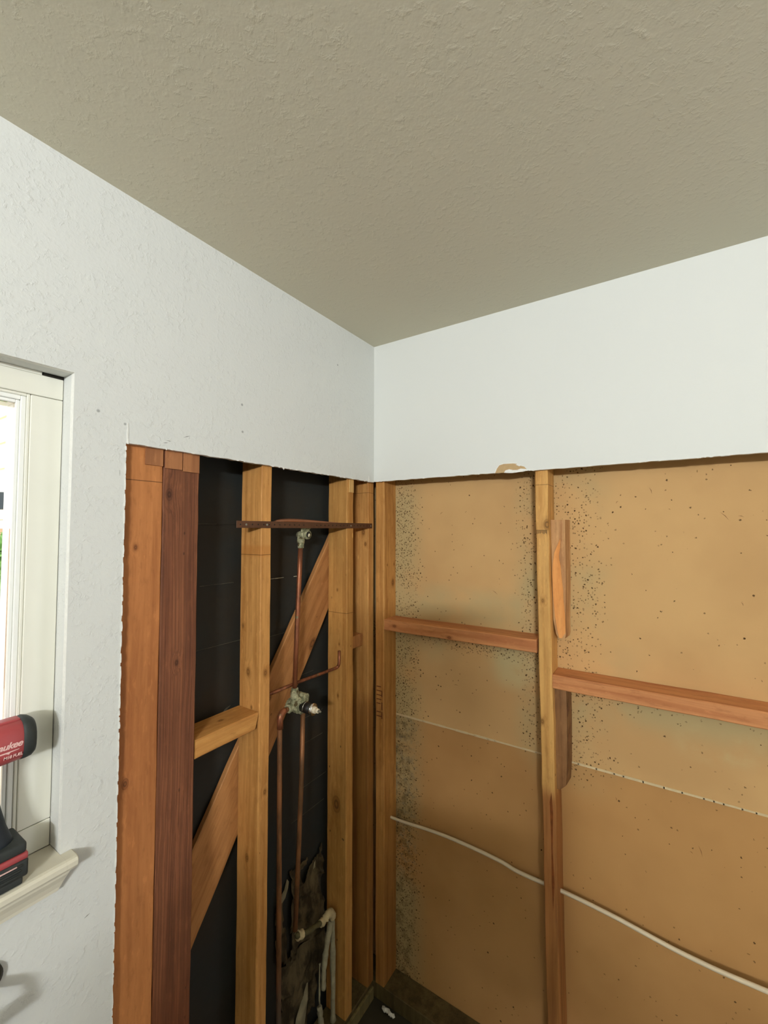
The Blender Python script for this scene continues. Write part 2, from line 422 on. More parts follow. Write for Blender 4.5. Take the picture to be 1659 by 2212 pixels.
def crumple(y0, y1, z0, z1, n, amp, seed, mat):
    bm = bmesh.new(); g = {}
    for i in range(n + 1):
        for k in range(n * 2 + 1):
            u, v = i / n, k / (n * 2); yy = y0 + (y1 - y0) * u; zz = z0 + (z1 - z0) * v
            q = Vector((yy * 14 + seed, zz * 9, seed)); w = mn.noise(q)
            f = 1 - abs(mn.noise(Vector((yy * 22 + zz * 13 + seed, zz * 7 - yy * 12, 3.1)))) * 2
            e = min(u, 1 - u, v, 1 - v)
            if e + w * 0.35 < -0.04 + 0.10 * (1 - v): continue
            g[(i, k)] = bm.verts.new((-0.1185 + amp * (0.25 + 0.6 * max(0, f) ** 2 + 0.4 * abs(w)), yy + w * 0.012, zz + w * 0.012))
    for (i, k) in list(g):
        c = [(i, k), (i + 1, k), (i + 1, k + 1), (i, k + 1)]
        if all(p in g for p in c): bm.faces.new([g[p] for p in c])
    for v in [v for v in bm.verts if not v.link_faces]: bm.verts.remove(v)
    o = obj('torn_sheet', bm, mat, tar, smooth=True)
    sd = o.modifiers.new('thick', 'SOLIDIFY'); sd.thickness = 0.0015; sd.offset = -1
    return o
m = NM('crumpled_felt'); n_ = m.noise(m.vm('MULTIPLY', m.oc, (20, 20, 9)), 1.0, 5, 0.65)
cf = m.mix(m.ss(n_, 0.38, 0.62), srgb(102, 88, 62), srgb(56, 46, 30)); m.bump(m.noise(m.oc, 45, 4), 0.5, 0.004)
M['crumple'] = m.out(cf, 0.85, 0, 0.2)
crumple(-0.315, -0.155, 0.33, 0.63, 22, 0.020, 2.0, M['crumple'])
crumple(-0.375, -0.335, 0.36, 0.56, 8, 0.016, 5.0, M['crumple'])
crumple(-0.370, -0.150, 0.09, 0.36, 22, 0.022, 9.0, M['crumple'])
flap([(-0.30, 0.09), (-0.29, 0.16), (-0.262, 0.20), (-0.235, 0.235), (-0.24, 0.18), (-0.265, 0.12), (-0.285, 0.08)], 0.020, M['flapl'], x=-0.107)
flap([(-0.36, 0.545), (-0.355, 0.565), (-0.335, 0.585), (-0.322, 0.61), (-0.316, 0.60), (-0.325, 0.575), (-0.34, 0.556)], 0.016, M['flapl'])
flap([(-0.205, 0.555), (-0.20, 0.59), (-0.19, 0.60), (-0.195, 0.565)], 0.012, M['flapl'])

# ------------------------------------------------------------------ wallboard of the next room, seen from behind
def wallboard_mat(name, lower):
    m = NM(name); X = m.xyz(); x, z = X[0], X[2]
    n1 = m.noise(m.oc, 2.2, 4); n2 = m.noise(m.oc, 7.0, 5, 0.6); n3 = m.noise(m.vm('ADD', m.oc, (3.1, 0, 1.7)), 4.0, 4)
    c = m.mix(m.ss(n1, 0.35, 0.65), srgb(190, 144, 90), srgb(176, 131, 80)) if lower else m.mix(m.ss(n1, 0.35, 0.65), srgb(206, 166, 112), srgb(194, 154, 103))
    # greenish mildew film strongest along framing and under blocking
    def near(v, c0, w): return m.ss(m.math('ABSOLUTE', m.math('SUBTRACT', v, c0)), w, w * 0.25)
    def AND(a, b): return m.math('MULTIPLY', a, b)
    def OR(*a):
        r = a[0]
        for q in a[1:]: r = m.math('MAXIMUM', r, q)
        return r
    edge = OR(near(x, 0.03, 0.16), AND(near(x, 0.58, 0.11), m.ss(z, 0.95, 1.1)), AND(near(x, 0.66, 0.17), m.ss(z, 0.9, 1.05)),
              AND(AND(near(z, 1.36, 0.16), m.ss(z, 1.38, 1.36)), m.ss(x, 0.60, 0.58)), AND(AND(near(z, 1.46, 0.10), m.ss(z, 1.38, 1.40)), m.ss(x, 0.60, 0.58)),
              AND(AND(near(z, 1.25, 0.12), m.ss(z, 1.30, 1.27)), m.ss(x, 0.60, 0.64)),
              m.math('MULTIPLY', AND(AND(near(z, 1.33, 0.10), m.ss(z, 1.29, 1.31)), AND(m.ss(x, 0.60, 0.64), m.ss(x, 0.9, 0.75))), 0.7))
    film = AND(edge, m.ss(n3, 0.32, 0.6))
    c = m.mix(m.math('MULTIPLY', film, 0.75), c, srgb(176, 160, 116))
    wet = AND(AND(near(x, 0.50, 0.10), near(z, 1.27, 0.09)), m.ss(n2, 0.35, 0.55))
    c = m.mix(m.math('MULTIPLY', wet, 0.6), c, srgb(192, 178, 132))
    wet2 = AND(AND(near(x, 1.03, 0.12), near(z, 1.17, 0.07)), m.ss(n2, 0.38, 0.6))
    c = m.mix(m.math('MULTIPLY', wet2, 0.5), c, srgb(196, 180, 132))
    # specks
    dens = OR(AND(near(x, 0.045, 0.13), 0.9), AND(AND(near(x, 0.57, 0.075), m.ss(z, 0.98, 1.1)), 0.55), AND(AND(near(x, 0.68, 0.12), m.ss(z, 0.92, 1.05)), 0.45),
              AND(AND(near(z, 1.355, 0.075), m.ss(z, 1.38, 1.36)), AND(m.ss(x, 0.60, 0.59), 0.9)),
              AND(AND(near(z, 1.25, 0.055), m.ss(z, 1.29, 1.27)), AND(m.ss(x, 0.60, 0.64), m.ss(x, 0.85, 0.7, 0.25, 0.95))), 0.016)
    dens = m.math('MULTIPLY', dens, m.ss(n2, 0.25, 0.75, 0.35, 1.4))
    dn = m.n.new('ShaderNodeTexNoise'); m.put(dn.inputs['Vector'], m.oc); dn.inputs['Scale'].default_value = 260
    PD = m.vm('ADD', m.oc, m.vm('MULTIPLY', dn.outputs['Color'], (0.006, 0.006, 0.006)))
    for (sc, thr, am) in ((150, 0.30, 1.25), (95, 0.20, 1.2)):
        d, rc = m.vor(m.vm('ADD', PD, (0, 0, sc)), sc)
        rr = m.xyz(rc)
        on = m.math('LESS_THAN', rr[0], dens)
        dot = AND(m.ss(d, thr + 0.10, thr - 0.02), on)
        c = m.mix(m.math('MULTIPLY', dot, m.math('MULTIPLY', rr[1], am)), c, srgb(76, 52, 24))
    # short hair-like scratches
    P = m.vm('ADD', m.oc, m.vm('MULTIPLY', m.n.new('ShaderNodeTexNoise').outputs['Color'], (0.02, 0.02, 0.02)))
    d, rc = m.vor(m.vm('MULTIPLY', P, (0.35, 1, 1)), 34)
    k = AND(m.ss(d, 0.055, 0.03), m.ss(m.xyz(rc)[2], 0.94, 0.95))
    c = m.mix(m.math('MULTIPLY', k, 0.7), c, srgb(110, 78, 40))
    d, rc = m.vor(m.vm('MULTIPLY', P, (1, 1, 0.35)), 30)
    k = AND(m.ss(d, 0.05, 0.03), m.ss(m.xyz(rc)[2], 0.95, 0.96))
    c = m.mix(m.math('MULTIPLY', k, 0.7), c, srgb(110, 78, 40))
    if lower:
        grey = AND(near(x, 0.06, 0.10), AND(m.ss(m.noise(m.oc, 40, 5, 0.7), 0.48, 0.62), m.ss(z, 0.3, 0.6)))
        c = m.mix(m.math('MULTIPLY', grey, 0.55), c, srgb(150, 140, 112))
        g2 = AND(near(x, 0.05, 0.09), m.ss(m.noise(m.vm('ADD', m.oc, (5, 5, 5)), 30, 5, 0.7), 0.45, 0.6))
        c = m.mix(m.math('MULTIPLY', g2, 0.5), c, srgb(84, 66, 38))
    m.bump(m.noise(m.oc, 25, 3), 0.05, 0.002)
    return m.out(c, 0.8, 0, 0.2)
ZS = 1.022
SC_UP = ((0.891, 1.857, 0.898, 1.836), (1.050, 1.782, 1.069, 1.759), (1.087, 1.771, 1.100, 1.767), (0.935, 1.793, 0.941, 1.790), (0.806, 1.812, 0.813, 1.820), (0.228, 1.790, 0.241, 1.800), (0.328, 1.794, 0.335, 1.800), (1.087, 1.548, 1.092, 1.537), (0.279, 1.178, 0.297, 1.180), (0.425, 1.527, 0.444, 1.513), (0.980, 1.275, 0.986, 1.262))
SC_LO = ((0.982, 0.896, 0.991, 0.867), (0.788, 0.956, 0.791, 0.946), (0.963, 0.872, 0.970, 0.868))
o = obj('wallboard', box(-0.11, 1.6, 0.1, 0.113, ZS + 0.001, 2.43), wallboard_mat('upper_wallboard_paper', False))
tag(o, 'upper sheet of tan speckled wallboard backing behind the right wall studs', 'wallboard', 'wallboard sheets behind the studs')
o = obj('wallboard', box(-0.11, 1.6, 0.1, 0.113, 0.07, ZS - 0.001), wallboard_mat('lower_wallboard_paper', True))
tag(o, 'lower sheet of tan wallboard backing, below the pale joint line of the right wall', 'wallboard', 'wallboard sheets behind the studs')
bm = bmesh.new()
xx = 0.036
while xx < 1.6:      # joint compound squeezed through the seam
    L = rnd.uniform(0.02, 0.05); t = rnd.uniform(0.0022, 0.0036)
    add_box(bm, xx, xx + L + 0.004, 0.0975, 0.1005, ZS - t, ZS + t, 0.0005)
    xx += L
obj('joint_ridge', bm, plain('joint_compound', srgb(214, 192, 150), 0.85, var=0.08, scale=70), o)

# short scratches in the paper
M['scratch'] = plain('scratch_brown', srgb(112, 76, 38), 0.9, var=0.1)
for part_, marks in ((bpy.data.objects['wallboard'], SC_UP), (o, SC_LO)):
    for (xa, za, xb, zb) in marks:
        bm = bmesh.new(); dx_, dz_ = xb - xa, zb - za; L = math.hypot(dx_, dz_); px_, pz_ = -dz_ / L * 0.0009, dx_ / L * 0.0009
        shard(bm, [(xa, za), ((xa + xb) / 2 + px_ * 2.5, (za + zb) / 2 + pz_ * 2.5), (xb, zb), ((xa + xb) / 2 + px_, (za + zb) / 2 + pz_)], lambda u, v, w: (u, 0.1 + w, v), 0.0003)
        child('scratch', bm, M['scratch'], part_, False)

# ------------------------------------------------------------------ studs
Yt = srgb(208, 152, 86); Yd = srgb(170, 112, 52)
TOP = 2.42
def stud(x0, x1, y0, y1, mat, label, seed, lean=(0, 0), z0=0.075, name='wall_stud', group=None, wob=0.0007, cat='stud'):
    bm = board_bm(x1 - x0, y1 - y0, TOP - z0, seed=seed, wob=wob, z0=z0)
    if lean != (0, 0):
        for v in bm.verts:
            k = (v.co.z - 1.9); v.co.x += lean[0] * k; v.co.y += lean[1] * k
    o = obj(name, bm, mat, None, ((x0 + x1) / 2, (y0 + y1) / 2, 0))
    return tag(o, label, cat, group)

FX = -0.0135      # faces of left wall framing
# pair of wide posts beside the window
post_o = wood('orange_post_wood', srgb(194, 128, 74), srgb(156, 94, 50), 1.0, 26, knots=((0.045, -0.022, 1.21, 0.008), (0.045, -0.012, 1.697, 0.005), (0.045, -0.022, 0.28, 0.010), (0.045, 0.01, 0.60, 0.004)), kerfs=((1.841, 0.0012),), mottle=0.3, low_tone=(0.75, 0.5, srgb(140, 96, 52), 0.5))
p1 = stud(-0.1, FX, -0.9045, -0.8145, post_o, 'wide orange-brown post at the plasterboard edge, nearest the window', 11, name='wall_post', cat='post')
post_r = wood('red_brown_post_wood', srgb(140, 88, 58), srgb(108, 64, 42), 2.0, 34, groove=0.38, knots=((0.045, -0.03, 1.815, 0.010), (0.045, -0.005, 1.43, 0.006)), mottle=0.5, low_tone=(0.85, 0.4, srgb(118, 62, 30), 0.6))
p2 = stud(-0.1, FX, -0.8135, -0.7245, post_r, 'dark red-brown grooved post beside the orange post', 12, name='wall_post', cat='post')
# thin shims at the top of the posts, above saw lines
M['shim'] = wood('sawn_end_wood', srgb(172, 116, 74), srgb(140, 90, 56), 5.0, 30, mottle=0.2)
for (ya, yb, za) in ((-0.856, -0.8165, 1.877), (-0.811, -0.7705, 1.874), (-0.768, -0.7265, 1.871)):
    child('sawn_shim', box(-0.0135, -0.0105, ya, yb, za, 1.93, 0.0004), M['shim'], p2 if ya > -0.82 else p1, False)

w3 = wood('stud_wood_a', Yt, Yd, 3.0, 55, knots=((-0.03, -0.0188, 1.46, 0.005), (-0.005, -0.0188, 1.335, 0.009), (0.043, 0.002, 1.335, 0.007), (0.0, -0.0188, 0.83, 0.008), (0.043, 0.004, 1.01, 0.006), (0.01, -0.0188, 1.24, 0.004)), kerfs=((1.664, 0.0011),), bands=((1.66, 1.69, srgb(178, 104, 34), 0.35),), mottle=0.3, specks=0.5)
stud(-0.1, FX, -0.5315, -0.4945, w3, 'tan stud left of the shower pipes, with a short block butted to it', 13)
w4 = wood('stud_wood_b', srgb(204, 152, 84), srgb(168, 112, 52), 7.0, 50, knots=((0.0, -0.019, 1.52, 0.004), (0.005, -0.019, 1.15, 0.004), (0.0, -0.019, 0.775, 0.02), (0.01, -0.019, 1.33, 0.003)), kerfs=((1.44, 0.0012),), mottle=0.3, specks=0.4)
s4 = stud(-0.1, FX, -0.1475, -0.1095, w4, 'tan stud right of the shower pipes that carries the bent stay tip', 14)
chip = box(-0.0135, -0.011, -0.138, -0.112, 1.868, 1.917, 0.0004)
child('split_chip', chip, wood('fresh_split_wood', srgb(216, 176, 112), srgb(190, 140, 80), 9.0), s4, False)
w5 = wood('stud_wood_c', srgb(206, 152, 86), srgb(168, 110, 52), 11.0, 50, knots=((0.02, -0.019, 1.725, 0.009), (0.03, -0.019, 1.68, 0.006)), kerfs=((1.875, 0.001),), low_tone=(1.16, 0.10, srgb(150, 98, 44), 0.7), mottle=0.3)
stud(-0.1, FX, -0.0185, 0.0185, w5, 'tan corner stud at the right end of the left wall, darker below its middle', 15)
bm = box(-0.098, -0.035, -0.106, -0.022, 1.30, 1.345, 0.002)
tag(obj('blocking', bm, wood('short_block_wood', srgb(190, 134, 80), srgb(150, 96, 50), 13.0, 40, knots=((-0.045, -0.05, 1.325, 0.008),))), 'tiny dark block wedged between the corner stud and its neighbour', 'wood block')
# right wall
w6 = wood('stud_wood_d', srgb(204, 150, 84), srgb(166, 108, 50), 17.0, 55, knots=((0.019, 0.02, 1.53, 0.010), (0.019, -0.02, 1.60, 0.003), (0.019, 0.028, 1.60, 0.003)), low_tone=(0.75, 0.4, srgb(150, 98, 46), 0.6), mottle=0.35)
s6 = stud(-0.002, 0.0365, 0.014, 0.0995, w6, 'tan corner stud at the left end of the right wall with dark ink stamps', 16)
# ink stamp marks and frayed top
M['ink'] = plain('faded_ink', srgb(116, 66, 32), 0.8, var=0.2, scale=200)
bm = bmesh.new()
for i in range(8):
    z = 1.145 - i * 0.0155
    if i == 5: continue
    add_box(bm, -0.014, 0.008 + rnd.uniform(-0.004, 0.004), -0.0437, -0.0426, z, z + 0.0035)
for z0, z1 in ((1.03, 1.055), (1.062, 1.09), (1.11, 1.13)):
    add_box(bm, 0.008, 0.012, -0.0437, -0.0426, z0, z1)
obj('ink_stamp', bm, M['ink'], s6)
w7 = wood('stud_wood_e', srgb(220, 170, 100), srgb(184, 130, 66), 21.0, 48, knots=((0.016, -0.043, 1.75, 0.012), (-0.006, -0.043, 1.16, 0.006), (0.0, -0.043, 1.52, 0.005)), kerfs=((1.872, 0.001),), low_tone=(0.99, 0.06, srgb(164, 104, 56), 0.85), mottle=0.45, specks=0.5)  # lower length stained browner
s7 = stud(0.5935, 0.6310, 0.014, 0.0995, w7, 'blotchy tan stud standing between the two tan wallboard bays', 18, lean=(-0.0085, 0), wob=0.0012)
bm = bmesh.new()      # toothed plate marks
for i in range(9):
    x = -0.0145 + i * 0.0035; h = rnd.uniform(0.006, 0.011)
    add_box(bm, x, x + 0.0011, -0.0440, -0.0428, 1.732 - h, 1.732)
add_box(bm, -0.016, 0.015, -0.0438, -0.0428, 1.7325, 1.7336)
obj('comb_marks', bm, M['dark'], s7)
bm = bmesh.new()
pts = [(0.004, 0.93), (0.009, 0.96), (0.013, 0.90), (0.010, 0.80), (0.014, 0.70), (0.009, 0.62), (0.006, 0.70), (0.007, 0.82)]
shard(bm, pts, lambda u, v, w: (u + 0.0075, -0.0428 + w, v), 0.0006)
obj('rust_streak', bm, plain('rust_brown_stain', srgb(138, 74, 26), 0.8, var=0.3, scale=60), s7)

# ------------------------------------------------------------------ horizontal blocking and plates
def hboard(name, axis, a0, a1, w_perp, zc, hz_, perp_c, mat, label, seed, cat='wood block', tilt=0.0):
    """board lying along x or y; local z is its length"""
    bm = board_bm(hz_, w_perp, a1 - a0, seed=seed, wob=0.0005)
    if axis == 'x': o = obj(name, bm, mat, None, (a0, perp_c, zc), (0, R(90 + tilt), 0))
    else: o = obj(name, bm, mat, None, (perp_c, a0, zc), (R(-90 + tilt), 0, R(90)))
    return tag(o, label, cat)
red = lambda s, kn: wood('reddish_block_wood_%d' % s, srgb(206, 142, 90), srgb(172, 104, 62), s, 42, knots=kn, mottle=0.15, specks=0.2)
hboard('blocking', 'x', 0.0375, 0.5925, 0.0855, 1.379, 0.040, 0.0567, red(31, ((0.0, -0.043, 0.045, 0.006), (0.012, -0.043, 0.265, 0.006))), 'upper left horizontal block between the corner stud and the blotchy stud', 31)
hboard('blocking', 'x', 0.6368, 1.58, 0.0855, 1.283, 0.041, 0.0567, red(32, ()), 'long reddish horizontal block running right from the blotchy stud', 32)
w = wood('left_block_wood', srgb(206, 150, 82), srgb(170, 108, 50), 33, 40, knots=((0.0, 0.0225, 0.075, 0.011), (0.02, 0.03, 0.02, 0.008), (0.0, -0.022, 0.10, 0.006)), mottle=0.4)
bm = board_bm(0.086, 0.044, 0.1905, seed=33, wob=0.0006)
for v in bm.verts:      # ragged, tapered end by the stud
    if v.co.z > 0.17: v.co.z += -0.012 * max(0, v.co.y / 0.022) + random.uniform(-0.002, 0.0)
o = obj('blocking', bm, w, None, (-0.0567, -0.7225, 1.2125), (R(-90), 0, 0))
tag(o, 'short tan block between the red-brown post and the stud left of the pipes', 'wood block')

plate = wood('plate_wood', srgb(104, 90, 56), srgb(72, 60, 34), 41, 40, mottle=0.5)
tag(obj('bottom_plate', box(-0.1, -0.0135, -0.93, 0.013, FZ, 0.0745, 0.002), plate), 'dirty bottom plate under the left wall studs, in the bottom corner', 'wall plate')
tag(obj('bottom_plate', box(-0.1, 1.6, 0.0140, 0.0995, FZ, 0.0745, 0.002), plate), 'dirty bottom plate under the tan wallboard of the right wall', 'wall plate')
tag(obj('wood_strip', box(-0.0130, -0.004, -0.30, 0.008, FZ, 0.062, 0.001), wood('grey_strip_wood', srgb(132, 120, 80), srgb(100, 88, 54), 43, 50)), 'thin grey wood strip along the foot of the left wall', 'wood strip')

# diagonal brace let in behind the studs
a = Vector((-0.109, -0.738, 0.685)); b = Vector((-0.109, -0.062, 1.693))
d = b - a; L = d.length
bw = wood('brace_wood', srgb(188, 132, 78), srgb(150, 96, 52), 51, 36, knots=((0.009, 0.058, 0.83, 0.016), (0.009, -0.03, 0.62, 0.006)), mottle=0.35)
bm = board_bm(0.018, 0.138, L + 0.06, seed=51, wob=0.0008)
ang = math.atan2(d.y, d.z)
tag(obj('diagonal_brace', bm, bw, None, a, (-ang, 0, 0)), 'wide diagonal brace board crossing behind the studs of the left wall', 'brace')

# split scabs nailed to the right side of the blotchy stud
def chunk(name, prof, x0, x1, mat, parent=None, face=None, tw=0.0, y0=0.04, y1=0.0985):
    """prof: list (z, left_x, right_x, front_y) up the piece"""
    bm = bmesh.new(); rings = []
    for (z, xa, xb, yf) in prof:
        rings.append([bm.verts.new(p) for p in ((xa, yf, z), (xb, yf + 0.002, z), (xb + 0.004, y1, z), (xa, y1, z))])
    for p, q in zip(rings, rings[1:]):
        for i in range(4): bm.faces.new((p[i], p[(i + 1) % 4], q[(i + 1) % 4], q[i]))
    bm.faces.new(list(reversed(rings[0]))); bm.faces.new(rings[-1])
    return obj(name, bm, mat, parent)
sm = wood('scab_dark_wood', srgb(206, 160, 108), srgb(160, 106, 62), 61, 60, mottle=0.4)
sc = chunk('split_scab', [(1.408, .6500, .6680, .0405), (1.42, .6430, .6705, .041), (1.46, .6365, .670, .041), (1.52, .6350, .672, .042), (1.60, .6340, .6735, .042), (1.68, .6340, .6735, .042), (1.74, .6330, .6735, .041), (1.765, .6330, .674, .041)], 0, 0, sm)
tag(sc, 'splintered wood scab with bright orange split face, above the long block', 'wood scab')
bm = bmesh.new()
shard(bm, [(0.6525, 1.409), (0.6465, 1.437), (0.6415, 1.475), (0.6375, 1.532), (0.6355, 1.589), (0.6370, 1.627), (0.6425, 1.664), (0.6600, 1.708), (0.6592, 1.68), (0.6555, 1.658), (0.6560, 1.645), (0.6600, 1.625), (0.6615, 1.60), (0.6635, 1.575), (0.6662, 1.55), (0.6660, 1.526), (0.6682, 1.50), (0.6700, 1.475), (0.6705, 1.45), (0.6700, 1.425), (0.6600, 1.409)], lambda u, v, w: (u, 0.0412 + w, v), 0.0025)
obj('split_face', bm, wood('fresh_orange_split', srgb(236, 168, 98), srgb(214, 138, 70), 63, 30, mottle=0.05, specks=0), sc)
sm2 = wood('scab_weathered_wood', srgb(152, 110, 70), srgb(112, 74, 40), 65, 60, mottle=0.5)
sc2 = chunk('split_scab', [(0.958, .6375, .648, .0445), (0.975, .6370, .6640, .043), (1.03, .6368, .6680, .0415), (1.10, .6368, .6690, .0415), (1.17, .6368, .6700, .0415), (1.215, .6368, .6695, .0415), (1.261, .6368, .6690, .0415)], 0, 0, sm2)
tag(sc2, 'weathered brown wood scab right of the blotchy stud, directly under its long block', 'wood scab')
bm = bmesh.new()
for pts in ([(0.668, 1.19), (0.679, 1.236), (0.676, 1.20), (0.671, 1.175)], [(0.667, 1.09), (0.680, 1.165), (0.677, 1.12), (0.670, 1.085)], [(0.6655, 1.0), (0.671, 1.06), (0.675, 1.10), (0.672, 1.03)]):
    shard(bm, pts, lambda u, v, w: (u, 0.050 + w, v), 0.004)
obj('splinters', bm, wood('dark_splinter_wood', srgb(120, 78, 40), srgb(88, 52, 26), 67), sc2)

# ------------------------------------------------------------------ white cable
cab = [(0.018, .058, .661), (0.037, .060, .653), (0.10, .066, .652), (0.18, .071, .656), (0.268, .072, .660), (0.36, .070, .661), (0.456, .068, .6575), (0.499, .066, .6515), (0.545, .063, .6515), (0.593, .060, .654), (0.615, .060, .655), (0.640, .060, .654), (0.70, .062, .650), (0.787, .063, .643), (0.85, .065, .634), (0.917, .064, .627), (0.97, .061, .626), (1.023, .058, .627), (1.11, .056, .631), (1.3, .056, .636), (1.6, .056, .640)]
bm = bmesh.new(); add_tube(bm, smooth_path(cab, 6), [0.0046 + 0.0012 * min(1, k / 30) for k in range(len(smooth_path(cab, 6)))], 12)
tag(obj('electric_cable', bm, plain('white_cable_sheath', srgb(222, 206, 176), 0.45, var=0.05, scale=20), smooth=True), 'white sheathed electric cable threaded through the right wall studs', 'cable')

# ------------------------------------------------------------------ plumbing
M['copper'] = None
m = NM('aged_copper'); n = m.noise(m.vm('MULTIPLY', m.oc, (40, 40, 9)), 1.0, 5, 0.6)
c = m.mix(m.ss(n, 0.35, 0.65), srgb(168, 104, 70), srgb(112, 68, 46))
c = m.mix(m.ss(m.noise(m.oc, 60, 4), 0.62, 0.72), c, srgb(120, 122, 88))
m.bump(n, 0.1, 0.001); M['copper'] = m.out(c, 0.42, 0.55, 0.5)
m = NM('lower_copper_dusty'); n = m.noise(m.vm('MULTIPLY', m.oc, (40, 40, 9)), 1.0, 5, 0.6)
c = m.mix(m.ss(n, 0.35, 0.65), srgb(158, 106, 66), srgb(112, 80, 52)); X = m.xyz()
c = m.mix(m.math('MULTIPLY', m.ss(m.math('ADD', X[2], m.math('MULTIPLY', n, 0.2)), 0.6, 0.35), 0.8), c, srgb(112, 108, 96))
M['copper2'] = m.out(c, 0.5, 0.4, 0.5)
m = NM('verdigris_brass'); n = m.noise(m.oc, 90, 5, 0.65)
c = m.mix(m.ss(n, 0.40, 0.60), srgb(118, 120, 90), srgb(182, 178, 142)); c = m.mix(m.ss(m.noise(m.oc, 45, 3), 0.58, 0.68), c, srgb(96, 84, 52))
m.bump(n, 0.7, 0.002); M['brass'] = m.out(c, 0.7, 0.15, 0.4)
M['strap'] = plain('brown_steel', srgb(104, 72, 52), 0.5, 0.5, var=0.2, scale=50, bump=0.1)
M['chrome'] = plain('chrome', (0.75, 0.75, 0.74), 0.18, 1.0, var=0.01)
M['black'] = plain('black_rubber', srgb(34, 30, 26), 0.5, var=0.1)
M['white_pl'] = plain('ivory_plastic', srgb(240, 226, 196), 0.45, var=0.03)
M['grey_pl'] = plain('grey_stem', srgb(128, 124, 108), 0.5, var=0.1)

plumb = empty('shower_plumbing', (-0.055, -0.355, 1.19))
tag(plumb, 'corroded shower valve with copper riser and twin supply pipes, between two left wall studs', 'plumbing')
def rough_up(bm, amp, seed):
    r = random.Random(seed)
    for v in bm.verts: v.co += Vector((r.uniform(-amp, amp), r.uniform(-amp, amp), r.uniform(-amp, amp)))
bm = bmesh.new(); add_tube(bm, [(-0.05, -0.339, 1.700), (-0.05, -0.345, 1.58), (-0.052, -0.352, 1.40), (-0.053, -0.358, 1.235)], 0.0076, 16)
child('riser_pipe', bm, M['copper'], plumb)
# drop-ear elbow
bm = bmesh.new()
add_tube(bm, [(-0.05, -0.339, 1.676), (-0.05, -0.339, 1.694)], 0.0098, 16)
add_tube(bm, [(-0.05, -0.339, 1.690), (-0.05, -0.339, 1.700), (-0.05, -0.339, 1.714)], [0.0115, 0.0125, 0.011], 16)
add_tube(bm, [(-0.062, -0.339, 1.718), (-0.045, -0.339, 1.719), (-0.024, -0.339, 1.719)], [0.010, 0.0132, 0.0128], 18)
add_tube(bm, [(-0.026, -0.339, 1.719), (-0.018, -0.339, 1.719)], 0.0148, 18)
add_box(bm, -0.036, -0.030, -0.356, -0.318, 1.726, 1.752, 0.002)
for yy in (-0.352, -0.322): add_tube(bm, [(-0.036, yy, 1.744), (-0.0275, yy, 1.744)], 0.0075, 12)
child('drop_ear_elbow', bm, M['brass'], plumb)
el = plumb.children[-1]
bm = bmesh.new(); add_tube(bm, [(-0.0178, -0.339, 1.719), (-0.0160, -0.339, 1.719)], 0.0095, 16)
child('elbow_mouth', bm, M['dark'], plumb)
bm = bmesh.new(); add_tube(bm, [(-0.0165, -0.338, 1.717), (-0.0140, -0.337, 1.7165)], [0.0065, 0.005], 12)
child('threaded_plug', bm, plain('white_plug', srgb(214, 206, 176), 0.6), plumb)
# valve body
bm = bmesh.new()
def tb(p, q, r): add_tube(bm, [p, q], r, 18)
vy = -0.352
tb((-0.078, vy, 1.184), (-0.036, vy, 1.184), 0.0205)
tb((-0.055, vy - 0.034, 1.184), (-0.055, vy + 0.036, 1.184), 0.0135)
tb((-0.053, vy - 0.006, 1.184), (-0.053, vy - 0.006, 1.232), 0.0125)
tb((-0.053, vy - 0.006, 1.222), (-0.053, vy - 0.006, 1.240), 0.0110)
tb((-0.055, vy + 0.036, 1.195), (-0.055, vy + 0.036, 1.150), 0.0115)
tb((-0.066, vy + 0.022, 1.205), (-0.030, vy + 0.024, 1.205), 0.0135)
tb((-0.044, vy - 0.002, 1.205), (-0.035, vy + 0.014, 1.192), 0.010)
tb((-0.050, vy + 0.010, 1.178), (-0.034, vy + 0.010, 1.164), 0.011)
body = child('valve_body', bm, M['brass'], plumb)
rm = body.modifiers.new('fuse', 'REMESH'); rm.mode = 'VOXEL'; rm.voxel_size = 0.0018; rm.use_smooth_shade = True
tex = bpy.data.textures.new('crust', 'CLOUDS'); tex.noise_scale = 0.012
dm = body.modifiers.new('crust', 'DISPLACE'); dm.texture = tex; dm.strength = 0.0055; dm.mid_level = 0.5
# cartridge points into the room
cz, cy = 1.181, vy + 0.012
def ct(x0, x1, r0, r1=None):
    b_ = bmesh.new(); add_tube(b_, [(x0, cy, cz), (x1, cy, cz)], [r0, r1 or r0], 24); return b_
cart = child('valve_cartridge', ct(-0.040, 0.006, 0.0165), M['black'], plumb)
child('cartridge_seal', ct(-0.022, -0.020, 0.0174), M['chrome'], cart)
b_ = bmesh.new(); add_tube(b_, [(0.0055, cy, cz), (0.010, cy, cz), (0.010, cy, cz)], [0.0185, 0.0185, 0.0125], 28)
child('chrome_collar', b_, M['chrome'], cart)
child('ivory_bushing', ct(0.0095, 0.020, 0.0105, 0.0095), M['white_pl'], cart)
child('ivory_stem', ct(0.0195, 0.030, 0.0068), M['white_pl'], cart)
child('stem_tip', ct(0.0295, 0.040, 0.0042, 0.003), M['grey_pl'], cart)
